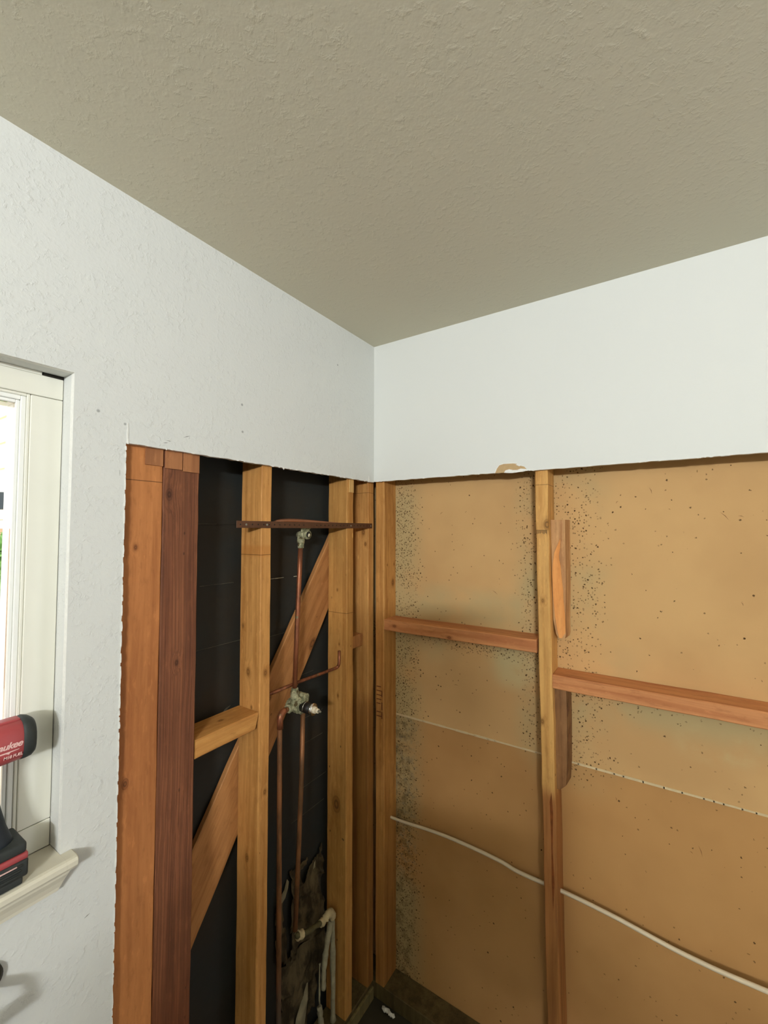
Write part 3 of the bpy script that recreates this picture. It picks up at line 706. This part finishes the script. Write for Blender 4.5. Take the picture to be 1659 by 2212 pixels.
# supply pipes
pts = fillet([(-0.055, vy - 0.030, 1.184), (-0.052, vy - 0.068, 1.180), (-0.050, vy - 0.068, 0.90)], 0.028) + [Vector((-0.050, -0.417, 0.5)), Vector((-0.050, -0.414, 0.08))]
bm = bmesh.new(); add_tube(bm, pts, 0.0076, 14); child('hot_supply_pipe', bm, M['copper2'], plumb)
bm = bmesh.new()
add_tube(bm, fillet([(-0.054, vy - 0.045, 1.184), (-0.052, vy - 0.068, 1.181), (-0.050, vy - 0.068, 1.138)], 0.018), 0.0094, 14)
child('pipe_elbow', bm, M['copper'], plumb)
bm = bmesh.new(); add_tube(bm, [(-0.055, vy + 0.034, 1.16), (-0.052, -0.326, 0.95), (-0.050, -0.340, 0.70), (-0.050, -0.351, 0.505)], 0.0074, 14)
child('cold_supply_pipe', bm, M['copper2'], plumb)

# perforated strap with a bowed second layer
st = empty('pipe_strap', (-0.009, -0.616, 1.748)); tag(st, 'long perforated brown metal strap nailed across the left wall studs above the shower pipe', 'strap')
bm = bmesh.new()
y0, y1 = -0.616, 0.004; N = 31
add_box(bm, -0.0128, -0.0112, y0, y1, 1.7395, 1.7585, 0.0004)
child('strap_bar', bm, M['strap'], st, False)
for i in range(N):
    yy = y0 + 0.012 + i * 0.0198
    if -0.365 < yy < -0.315: continue
    bm = bmesh.new(); add_tube(bm, [(-0.0113, yy, 1.749), (-0.0108, yy, 1.749)], 0.0021, 10)
    child('strap_hole', bm, M['dark'], st)
bm = bmesh.new()
rows = []
for i in range(19):      # bowed shiny copper layer
    t = i / 18; yy = -0.490 + t * 0.350; bow = math.sin(math.pi * t)
    zc_ = 1.748 + 0.0125 * math.sin(math.pi * t ** 0.62) * (1.05 - t * 0.35); xc = -0.0145 - 0.022 * bow
    rows.append([bm.verts.new((xc, yy, zc_ - 0.009)), bm.verts.new((xc, yy, zc_ + 0.009)), bm.verts.new((xc - 0.0012, yy, zc_ + 0.009)), bm.verts.new((xc - 0.0012, yy, zc_ - 0.009))])
for p, q in zip(rows, rows[1:]):
    for i in range(4): bm.faces.new((p[i], p[(i + 1) % 4], q[(i + 1) % 4], q[i]))
bm.faces.new(rows[0]); bm.faces.new(list(reversed(rows[-1])))
child('bowed_strap_layer', bm, plain('bright_copper_strap', srgb(176, 116, 82), 0.35, 0.8, var=0.15, scale=30), st)
for yy in (-0.585, -0.513, -0.128, -0.006):
    bm = bmesh.new(); bmesh.ops.create_uvsphere(bm, u_segments=10, v_segments=6, radius=0.0032, matrix=Matrix.Translation((-0.0108, yy, 1.7485)) @ Matrix.Diagonal((0.5, 1, 1, 1)))
    child('strap_nail', bm, M['grey_pl'], st)

# stay with an upturned tip
bm = bmesh.new()
add_tube(bm, fillet([(-0.070, -0.4935, 1.2445), (-0.072, -0.33, 1.2440), (-0.050, -0.1545, 1.2495), (-0.041, -0.1545, 1.262), (-0.041, -0.1545, 1.309)], 0.010), 0.0052, 12)
for v in bm.verts: pass
tag(obj('copper_stay', bm, M['copper'], smooth=True), 'thin horizontal copper stay behind the riser with its tip bent up on the stud', 'pipe stay')

# lower crusted pipes
M['crust'] = plain('plaster_crust', srgb(172, 164, 136), 0.9, var=0.25, scale=55, bump=0.9)
M['crustp'] = plain('pale_crust', srgb(206, 188, 146), 0.9, var=0.2, scale=60, bump=0.9)
low = empty('drain_pipe', (-0.05, -0.19, 0.42)); tag(low, 'plaster-crusted low pipe with a bend, beside the foot of the stud right of the pipes', 'pipe')
def crusty(path, r, mat, nm, seed, n=12):
    bm = bmesh.new(); P = smooth_path(path, 5); rr = random.Random(seed)
    add_tube(bm, P, [r * rr.uniform(0.82, 1.2) for _ in P], n); rough_up(bm, 0.0012, seed); return child(nm, bm, mat, low)
crusty([(-0.05, -0.345, 0.484), (-0.05, -0.30, 0.462), (-0.05, -0.245, 0.445), (-0.05, -0.212, 0.432)], 0.008, plain('greenish_copper', srgb(92, 84, 52), 0.7, var=0.2, scale=60, bump=0.4), 'cross_pipe', 1)
crusty([(-0.05, -0.338, 0.480), (-0.05, -0.320, 0.472)], 0.0115, M['crustp'], 'solder_joint', 2)
crusty([(-0.05, -0.236, 0.440), (-0.049, -0.218, 0.438), (-0.048, -0.200, 0.444), (-0.048, -0.182, 0.440), (-0.048, -0.176, 0.42)], 0.0115, M['crustp'], 'elbow', 3)
crusty([(-0.048, -0.176, 0.43), (-0.048, -0.174, 0.33), (-0.048, -0.172, 0.20), (-0.048, -0.170, 0.078)], 0.0088, M['crust'], 'down_pipe', 4)
crusty([(-0.048, -0.184, 0.41), (-0.05, -0.198, 0.36), (-0.052, -0.212, 0.29), (-0.054, -0.214, 0.215)], 0.0085, M['crust'], 'branch_pipe', 5)
crusty([(-0.05, -0.236, 0.315), (-0.05, -0.238, 0.25), (-0.05, -0.236, 0.18)], 0.0022, M['crust'], 'thin_tube', 6)
crusty([(-0.05, -0.236, 0.178), (-0.05, -0.228, 0.12), (-0.05, -0.218, 0.078)], 0.009, M['crust'], 'crusted_stub', 7)

# scrap in the corner
bm = bmesh.new()
P = [(0.045, 0.008, 0.025), (0.058, 0.0, 0.030), (0.070, 0.006, 0.028), (0.082, -0.004, 0.034), (0.094, 0.003, 0.026)]
add_tube(bm, smooth_path([(x, y - 0.012, z + 0.004) for x, y, z in P], 4), 0.0055, 7); rough_up(bm, 0.002, 9)
tag(obj('plaster_scrap', bm, M['gyp']), 'small white plaster scrap lying on the dark floor in the corner', 'scrap')

# ------------------------------------------------------------------ window
wn = struct(empty('window_1', (-0.06, -1.474, 1.145)))
def wpart(name, bm, mat, smooth=False, parent=None): return child(name, bm, mat, parent or wn, smooth)
bm = bmesh.new()
add_box(bm, -0.115, -0.0455, -1.0495, -0.9990, 1.196, 1.9855, 0.0012)
add_box(bm, -0.115, -0.0450, wy0 + 0.001, -0.9990, 1.9865, 2.0265, 0.0012)
add_box(bm, -0.115, -0.0455, wy0 + 0.001, -0.9990, 1.1455, 1.1945, 0.0012)
add_box(bm, -0.115, -0.0455, wy0 + 0.001, wy0 + 0.05, 1.196, 1.9855, 0.0012)
wpart('window_casing', bm, M['trim'])
bm = bmesh.new(); add_box(bm, -0.06, -0.0462, -1.032, -0.9985, 2.0268, 2.0325); wpart('dark_gap', bm, M['dark'])
bm = bmesh.new(); add_box(bm, -0.06, -0.0458, wy0, -1.034, 2.0268, 2.0325); wpart('caulk', bm, M['trim'])
def frame(bm, x0, x1, ya, yb, za, zb, w, bev=0.001):
    add_box(bm, x0, x1, yb - w, yb, za, zb, bev); add_box(bm, x0, x1, ya, ya + w, za, zb, bev)
    add_box(bm, x0, x1, ya + w, yb - w, zb - w, zb, bev); add_box(bm, x0, x1, ya + w, yb - w, za, za + w, bev)
bm = bmesh.new(); frame(bm, -0.110, -0.0475, -1.899, -1.0498, 1.1948, 1.986, 0.0050); wpart('bead', bm, M['trim'])
bm = bmesh.new(); frame(bm, -0.105, -0.0500, -1.894, -1.0550, 1.2000, 1.981, 0.0080); frame(bm, -0.100, -0.0540, -1.886, -1.0632, 1.2082, 1.9728, 0.0060)
wpart('sash', bm, M['vinyl'])
g = NM('window_glass'); t = g.n.new('ShaderNodeBsdfTransparent'); gl = g.n.new('ShaderNodeBsdfGlossy'); gl.inputs['Roughness'].default_value = 0.02
fr = g.n.new('ShaderNodeFresnel'); fr.inputs[0].default_value = 1.45; mx = g.n.new('ShaderNodeMixShader')
g.l.new(fr.outputs[0], mx.inputs[0]); g.l.new(t.outputs[0], mx.inputs[1]); g.l.new(gl.outputs[0], mx.inputs[2]); g.l.new(mx.outputs[0], g.n['Material Output'].inputs[0])
wpart('pane', box(-0.0640, -0.0600, -1.880, -1.0694, 1.2144, 1.9666), g.m)
# stool with horn, rounded nose
prof = [(-0.0455, 1.1450), (0.0235, 1.1450), (0.0285, 1.1435), (0.0310, 1.1390), (0.0310, 1.1310), (0.0285, 1.1265), (0.0240, 1.1250), (-0.0455, 1.1250)]
bm = bmesh.new()
ends = []
for yy in (-1.98, wy1 - 0.0005): ends.append([bm.verts.new((x, yy, z)) for x, z in prof])
prof2 = [(max(x, 0.0005), z) for x, z in prof]
h0 = [bm.verts.new((x, wy1 - 0.0004, z)) for x, z in prof2]
h1 = [bm.verts.new((x, -0.9815, z)) for x, z in prof2]
h2 = [bm.verts.new((x * 0.86, -0.9790, z + (1.135 - z) * 0.2)) for x, z in prof2]
for p, q in ((ends[0], ends[1]), (h0, h1), (h1, h2)):
    for i in range(8): bm.faces.new((p[i], p[(i + 1) % 8], q[(i + 1) % 8], q[i]))
for f_ in (list(reversed(ends[0])), ends[1], list(reversed(h0)), h2): bm.faces.new(f_)
bmesh.ops.recalc_face_normals(bm, faces=bm.faces)
wpart('window_sill', bm, M['sill'])
bm = bmesh.new()      # apron moulding, mitred end
ap = [(0.0005, 1.1248), (0.0200, 1.1248), (0.0195, 1.117), (0.0150, 1.107), (0.0120, 1.097), (0.0115, 1.0915), (0.0005, 1.0915)]
e0 = [bm.verts.new((x, -1.98, z)) for x, z in ap]; e1 = [bm.verts.new((x, -0.9875 - (1.1248 - z) * 0.50, z)) for x, z in ap]
for i in range(7): bm.faces.new((e0[i], e0[(i + 1) % 7], e1[(i + 1) % 7], e1[i]))
bm.faces.new(list(reversed(e0))); bm.faces.new(e1); bmesh.ops.recalc_face_normals(bm, faces=bm.faces)
wpart('window_apron', bm, M['sill'])
# outer wall round the window opening, so daylight comes only through the glass
bm = bmesh.new()
add_box(bm, -0.15, -0.1155, YB, -0.935, FZ, 1.14); add_box(bm, -0.15, -0.1155, YB, -0.935, 2.04, H)
add_box(bm, -0.15, -0.1155, YB, -1.955, 1.14, 2.04); add_box(bm, -0.15, -0.1155, -1.048, -0.935, 1.14, 2.04)
struct(obj('wall_outer', bm, M['trim']))

# ------------------------------------------------------------------ cordless drill on the sill
M['red'] = plain('red_tool_plastic', srgb(176, 76, 78), 0.42, var=0.06, scale=25, bump=0.05)
M['blk'] = plain('black_tool_rubber', srgb(52, 56, 54), 0.6, var=0.1, scale=60, bump=0.2)
M['navy'] = plain('dark_grip_rubber', srgb(38, 46, 54), 0.62, var=0.08, scale=80, bump=0.15)
M['logo'] = plain('white_print', srgb(236, 196, 190), 0.5, var=0.03)
dx = -0.006
dr = empty('cordless_drill', (dx, -1.09, 1.146))
tag(dr, 'red and black cordless drill standing on its battery on the window sill', 'drill')
def loft(sections, close=True):
    """sections: list of (centre, half_x, half_z, exponent) superellipse rings along y"""
    bm = bmesh.new(); rings = []; n = 24
    for (cx, cyy, cz_, hx, hz_, e) in sections:
        ring = []
        for k in range(n):
            a_ = 2 * math.pi * k / n; ca, sa = math.cos(a_), math.sin(a_)
            ring.append(bm.verts.new((cx + hx * abs(ca) ** (2 / e) * (1 if ca >= 0 else -1), cyy, cz_ + hz_ * abs(sa) ** (2 / e) * (1 if sa >= 0 else -1))))
        rings.append(ring)
    for p, q in zip(rings, rings[1:]):
        for i in range(n): bm.faces.new((p[i], p[(i + 1) % n], q[(i + 1) % n], q[i]))
    bm.faces.new(rings[0]); bm.faces.new(list(reversed(rings[-1]))); bmesh.ops.recalc_face_normals(bm, faces=bm.faces)
    return bm
bm = loft([(dx, -1.215, 1.378, .020, .024, 2.4), (dx, -1.205, 1.378, .026, .030, 2.6), (dx, -1.14, 1.378, .029, .034, 2.8), (dx, -1.10, 1.377, .029, .034, 2.8), (dx, -1.064, 1.378, .029, .0335, 2.8), (dx, -1.0625, 1.378, .028, .0325, 2.8)])
child('motor_housing', bm, M['red'], dr)
bm = loft([(dx, -1.0640, 1.378, .0295, .0345, 2.8), (dx, -1.058, 1.3785, .0295, .035, 2.8), (dx, -1.050, 1.3775, .028, .033, 2.7), (dx, -1.045, 1.377, .025, .029, 2.5), (dx, -1.0435, 1.377, .018, .022, 2.3)])
child('rear_cap', bm, M['blk'], dr)
bm = loft([(dx, -1.262, 1.378, .010, .010, 2), (dx, -1.26, 1.378, .019, .019, 2), (dx, -1.225, 1.378, .021, .021, 2), (dx, -1.214, 1.378, .022, .022, 2)])
child('chuck', bm, M['blk'], dr)
# raised ridge and vents on the housing
bm = bmesh.new(); add_box(bm, dx - 0.010, dx + 0.010, -1.100, -1.0640, 1.409, 1.4135, 0.0015, 2); child('top_ridge', bm, M['red'], dr)
bm = bmesh.new()
for i in range(4): add_box(bm, dx + 0.0275, dx + 0.0292, -1.116 - i * 0.006, -1.113 - i * 0.006, 1.385, 1.405, 0.0004)
child('vents', bm, M['blk'], dr)
# handle
bm = bmesh.new(); rings = []; n = 20
for (yc, zz, hx, hyy) in ((-1.118, 1.360, .022, .034), (-1.118, 1.345, .0205, .030), (-1.118, 1.325, .0175, .025), (-1.114, 1.300, .0165, .0245), (-1.108, 1.270, .0165, .0245), (-1.102, 1.240, .0175, .026), (-1.100, 1.220, .022, .031), (-1.101, 1.206, .028, .038)):
    rings.append([bm.verts.new((dx + hx * math.cos(2 * math.pi * k / n), yc + hyy * math.sin(2 * math.pi * k / n), zz)) for k in range(n)])
for p, q in zip(rings, rings[1:]):
    for i in range(n): bm.faces.new((p[i], p[(i + 1) % n], q[(i + 1) % n], q[i]))
bm.faces.new(rings[0]); bm.faces.new(rings[-1]); bmesh.ops.recalc_face_normals(bm, faces=bm.faces)
child('handle', bm, M['navy'], dr)
bm = bmesh.new(); add_box(bm, dx - 0.008, dx + 0.008, -1.150, -1.137, 1.305, 1.340, 0.003, 2); child('trigger', bm, M['red'], dr)
bm = bmesh.new(); add_box(bm, dx - 0.033, dx + 0.033, -1.168, -1.056, 1.196, 1.214, 0.005, 3); child('battery_mount', bm, M['blk'], dr)
bm = bmesh.new(); add_box(bm, dx - 0.034, dx + 0.034, -1.172, -1.0545, 1.186, 1.1965, 0.002, 2); child('red_band', bm, M['red'], dr)
bat = None
bm = bmesh.new()
add_box(bm, dx - 0.0345, dx + 0.0345, -1.174, -1.0535, 1.158, 1.1865, 0.004, 2)
add_box(bm, dx - 0.032, dx + 0.032, -1.172, -1.060, 1.1463, 1.1590, 0.003, 2)
for i in range(3): add_box(bm, dx + 0.0335, dx + 0.0362, -1.165, -1.066 + i * 0.002, 1.162 + i * 0.0075, 1.1665 + i * 0.0075, 0.001)
bat = child('battery', bm, M['blk'], dr)
bm = bmesh.new(); add_box(bm, dx + 0.0345, dx + 0.0366, -1.110, -1.070, 1.1795, 1.1815, 0.0005); child('battery_stripe', bm, M['logo'], bat)
def text(body, size, loc, parent, shear=0.0, bold=0.0, align='RIGHT', rx=0.0, mat=None):
    cu = bpy.data.curves.new('lettering', 'FONT'); cu.body = body; cu.size = size; cu.shear = shear; cu.offset = bold
    cu.extrude = 0.0003; cu.align_x = align; cu.space_character = 0.92
    o = bpy.data.objects.new('lettering', cu); COL.objects.link(o)
    o.rotation_euler = (R(90), 0, R(90)); o.data.materials.append(mat or M['logo'])
    bpy.context.view_layer.update()
    me = bpy.data.meshes.new_from_object(o); bpy.data.objects.remove(o)
    q = bpy.data.objects.new('lettering', me); COL.objects.link(q); q.parent = parent
    q.rotation_euler = (R(90 + rx), 0, R(90)); q.location = Vector(loc) - parent.location
    return q
text('Milwaukee', 0.0145, (dx + 0.0292, -1.0665, 1.3745), dr, 0.35, 0.0003)
text('M18 FUEL', 0.0065, (dx + 0.0292, -1.0655, 1.3590), dr, 0.2, 0.0001)
bm = bmesh.new()
vs = [(-1.150, 1.3685), (-1.070, 1.3705), (-1.071, 1.3695), (-1.082, 1.3685), (-1.084, 1.3660), (-1.088, 1.3680), (-1.150, 1.3665)]
shard(bm, vs, lambda u, v, w: (dx + 0.0291 - w, u, v), 0.0004)
child('logo_swoosh', bm, M['logo'], dr, False)

# ------------------------------------------------------------------ round-ended wall fixture below the sill
tb_ = empty('towel_bar', (0.0, -1.20, 1.03)); tag(tb_, 'dark round metal wall fixture cut by the left edge, below the window sill', 'towel bar')
m_dm = plain('dark_metal', srgb(74, 72, 62), 0.35, 0.7, var=0.1)
bm = bmesh.new(); add_tube(bm, [(0.001, -1.101, 1.010), (0.007, -1.101, 1.010), (0.010, -1.101, 1.010)], [0.0245, 0.0245, 0.017], 28); child('mount_plate', bm, m_dm, tb_)
bm = bmesh.new(); add_tube(bm, fillet([(0.009, -1.103, 1.006), (0.058, -1.106, 1.000), (0.062, -1.108, 0.975)], 0.012), 0.0075, 14); child('post', bm, m_dm, tb_)
bm = bmesh.new(); add_tube(bm, [(0.062, -1.30, 0.972), (0.062, -1.108, 0.972)], 0.011, 16); child('bar', bm, m_dm, tb_)

# ------------------------------------------------------------------ outdoors, seen through the pane
struct(obj('ground', box(-14, -0.3, -14, 10, -0.45, -0.35), plain('pale_stone_ground', srgb(206, 190, 160), 0.9, var=0.15, scale=2)))
m = NM('cream_siding'); M['siding'] = m.out(m.mix(m.noise(m.oc, 6, 3), srgb(236, 228, 200), srgb(246, 240, 216)), 0.7, 0, 0.2)
hs = empty('neighbour_wing', (-2.8, -0.4, -0.35)); tag(hs, 'cream clapboard wing of the house seen through the window pane', 'building')
bm = bmesh.new(); z = 1.96
while z < 3.4:
    v = [bm.verts.new(p) for p in ((-5.2, -0.402, z), (-1.6, -0.402, z), (-1.6, -0.388, z + 0.168), (-5.2, -0.388, z + 0.168))]; bm.faces.new(v)
    v = [bm.verts.new(p) for p in ((-5.2, -0.402, z), (-5.2, -0.388, z), (-1.6, -0.388, z), (-1.6, -0.402, z))]; bm.faces.new(v)
    z += 0.168
add_box(bm, -5.2, -1.6, -0.387, -0.28, 1.96, 3.4)
child('siding', bm, M['siding'], hs, False)
child('porch_beam', box(-5.2, -1.6, -0.412, -0.28, 1.80, 1.958), M['vinyl'], hs, False)
for px_ in (-4.9,): child('porch_post', box(px_ - 0.05, px_ + 0.05, -0.40, -0.30, -0.35, 1.80), M['vinyl'], hs, False)
tag(obj('porch_lamp', box(-2.58, -2.46, -0.47, -0.413, 1.86, 1.965, 0.006, 2), plain('slate_lamp_box', srgb(60, 70, 78), 0.5)), 'small slate-grey box on the cream porch beam outside the window', 'lamp')
# shrubs
def shrub(name, cx_, cy_, cz_, rx, ry, rz, n, col, label, seed, leaf=0.05, kind=None):
    r = random.Random(seed); root = empty(name, (cx_, cy_, -0.35)); tag(root, label, 'shrub', 'shrubs outside the window')
    bm = bmesh.new()
    for i in range(n):
        u, v_, w_ = r.gauss(0, 1), r.gauss(0, 1), r.gauss(0, 1); l = math.sqrt(u * u + v_ * v_ + w_ * w_) or 1
        k = r.uniform(0.55, 1.0)
        p = Vector((cx_ + rx * u / l * k, cy_ + ry * v_ / l * k, cz_ + rz * w_ / l * k))
        a_ = Vector((r.uniform(-1, 1), r.uniform(-1, 1), r.uniform(-1, 1))).normalized(); b_ = a_.orthogonal().normalized()
        s = leaf * r.uniform(0.6, 1.3)
        q = [bm.verts.new(p - a_ * s), bm.verts.new(p + b_ * s * 0.4 + a_ * s * 0.1), bm.verts.new(p + a_ * s), bm.verts.new(p - b_ * s * 0.4 + a_ * s * 0.1)]
        bm.faces.new(q)
    mm = NM(name + '_leaf'); mm.out(mm.mix(mm.noise(mm.oc, 9, 3), col, tuple(min(1, c * 1.7) for c in col)), 0.6)
    child('foliage', bm, mm.m, root, False)
    bm = bmesh.new()
    for i in range(6): add_tube(bm, [(cx_ + r.uniform(-.05, .05), cy_ + r.uniform(-.05, .05), -0.35), (cx_ + r.uniform(-.6, .6) * rx, cy_ + r.uniform(-.6, .6) * ry, cz_)], [0.02, 0.006], 6)
    child('stem', bm, plain(name + '_bark', srgb(120, 100, 80), 0.9), root)
shrub('garden_shrub', -2.9, -0.20, 1.50, 0.20, 0.24, 0.24, 900, srgb(120, 160, 90), 'leafy green shrub highest outside the window, under the porch beam', 1)
shrub('garden_shrub', -4.1, 0.05, 1.10, 0.30, 0.28, 0.30, 1000, srgb(150, 158, 150), 'greyish lavender shrub farthest behind the window pane', 2, 0.035)
shrub('garden_shrub', -3.45, -0.12, 0.80, 0.22, 0.26, 0.28, 1000, srgb(96, 150, 110), 'low blue-green shrub outside the window, just above the stone wall', 3)
tag(obj('garden_wall', box(-2.5, -1.9, -0.62, -0.45, -0.35, 0.84, 0.01), plain('tan_stone', srgb(196, 172, 128), 0.9, var=0.2, scale=5, bump=0.3)), 'low tan stone garden wall outside the window', 'wall')
tag(obj('yard_fence', box(-6.5, -6.4, -3.5, 6, -0.35, 1.75), wood('pale_fence_wood', srgb(196, 160, 124), srgb(160, 126, 96), 71, 20)), 'pale wooden fence far behind the shrubs', 'fence')

# ------------------------------------------------------------------ the person who takes the picture, standing behind the viewpoint
def V2(r_, f_, z, base=(1.05, -1.80)):
    return Vector((base[0] + 0.835 * r_ - 0.55 * f_, base[1] + 0.55 * r_ + 0.835 * f_, z))
def skin(name, verts, edges, radii, root, mat, parent=None):
    me = bpy.data.meshes.new(name); me.from_pydata([tuple(v) for v in verts], edges, []); me.materials.append(mat)
    o = bpy.data.objects.new(name, me); COL.objects.link(o)
    md = o.modifiers.new('skin', 'SKIN'); md.use_smooth_shade = True
    for i, r_ in enumerate(radii):
        sv = me.skin_vertices[0].data[i]; sv.radius = r_ if isinstance(r_, tuple) else (r_, r_); sv.use_root = (i == root)
    ss_ = o.modifiers.new('sub', 'SUBSURF'); ss_.levels = 1; ss_.render_levels = 2
    if parent: o.parent = parent; o.location = -parent.location
    return o
ped = empty('person', (1.05, -1.80, FZ)); tag(ped, 'person in dark work clothes holding up a phone behind the viewpoint', 'person')
vs = [V2(0, 0, .96), V2(0, -.01, 1.12), V2(0, 0, 1.30), V2(0, 0, 1.43), V2(0.01, .02, 1.52), V2(0.02, .04, 1.62), V2(0.03, .05, 1.72), V2(0.03, .04, 1.79)]
ed = [(i, i + 1) for i in range(7)]; ra = [(.18, .13), (.18, .13), (.205, .14), (.15, .10), .056, .072, .09, .06]
HX = .153
for sgn in (-1, 1):
    n0 = len(vs); vs += [V2(.20 * sgn, 0, 1.43), V2(.29 * sgn + .03, .11, 1.20), V2(.18 * sgn + .10, .29, 1.48), V2(.085 * sgn + HX, .375, 1.66), V2(.082 * sgn + HX, .385, 1.71)]
    ed += [(3, n0)] + [(n0 + i, n0 + i + 1) for i in range(4)]; ra += [.072, .055, .040, (.022, .035), (.016, .034)]
    for k in range(4):
        m0 = len(vs); z = 1.690 + k * .019
        vs += [V2(.090 * sgn + HX, .398, z), V2(.086 * sgn + HX, .432, z + .003), V2(.064 * sgn + HX, .438 - k * .001, z + .002)]
        ed += [(n0 + 4, m0), (m0, m0 + 1), (m0 + 1, m0 + 2)]; ra += [.009, .008, .007]
    m0 = len(vs); vs += [V2(.072 * sgn + HX, .366, 1.700), V2(.050 * sgn + HX, .372, 1.715)]; ed += [(n0 + 3, m0), (m0, m0 + 1)]; ra += [.011, .009]
    n0 = len(vs); vs += [V2(.095 * sgn, 0, .88), V2(.10 * sgn, .02, .52), V2(.11 * sgn, -.02, .11), V2(.12 * sgn, .14, .055)]
    ed += [(0, n0)] + [(n0 + i, n0 + i + 1) for i in range(3)]; ra += [(.095, .10), .062, .042, (.045, .032)]
mcl = NM('skin_and_clothes'); X = mcl.xyz()
cc = mcl.mix(mcl.ss(X[2], 1.50, 1.505), srgb(52, 56, 66), srgb(196, 150, 124))
cc = mcl.mix(mcl.ss(X[2], .95, .945), cc, srgb(44, 46, 56)); cc = mcl.mix(mcl.ss(X[2], .13, .12), cc, srgb(40, 34, 30))
body_ = skin('body', vs, ed, ra, 0, mcl.out(cc, 0.8), ped)
bm = bmesh.new(); bmesh.ops.create_icosphere(bm, subdivisions=3, radius=0.108, matrix=Matrix.Translation(V2(.03, .025, 1.735)) @ Matrix.Diagonal((0.88, 0.98, 0.95, 1)))
for v in list(bm.verts):
    if (v.co - V2(.03, 0, 1.68)).dot(Vector((-0.55, 0.835, -0.5))) > 0.062: bm.verts.remove(v)
child('hair', bm, plain('brown_hair', srgb(70, 50, 36), 0.8, var=0.2, scale=90), ped)
for sgn in (-1, 1):
    bm = bmesh.new(); bmesh.ops.create_icosphere(bm, subdivisions=2, radius=0.009, matrix=Matrix.Translation(V2(.03 + .032 * sgn, .132, 1.70))); child('eye', bm, M['black'], ped)
bm = bmesh.new(); bmesh.ops.create_icosphere(bm, subdivisions=2, radius=0.014, matrix=Matrix.Translation(V2(.03, .142, 1.665)) @ Matrix.Diagonal((0.8, 0.9, 1.5, 1))); child('nose', bm, plain('face_skin', srgb(196, 150, 124), 0.6), ped)
ph = box(-.074, .074, -.004, .004, -.036, .036, 0.003, 2)
po = obj('phone', ph, M['black'], None, V2(.012, .402, 1.7), (0, 0, R(33.42))); po.location = (0.9448, -1.3624, 1.723)
tag(po, 'black phone held sideways in both hands behind the viewpoint', 'phone')
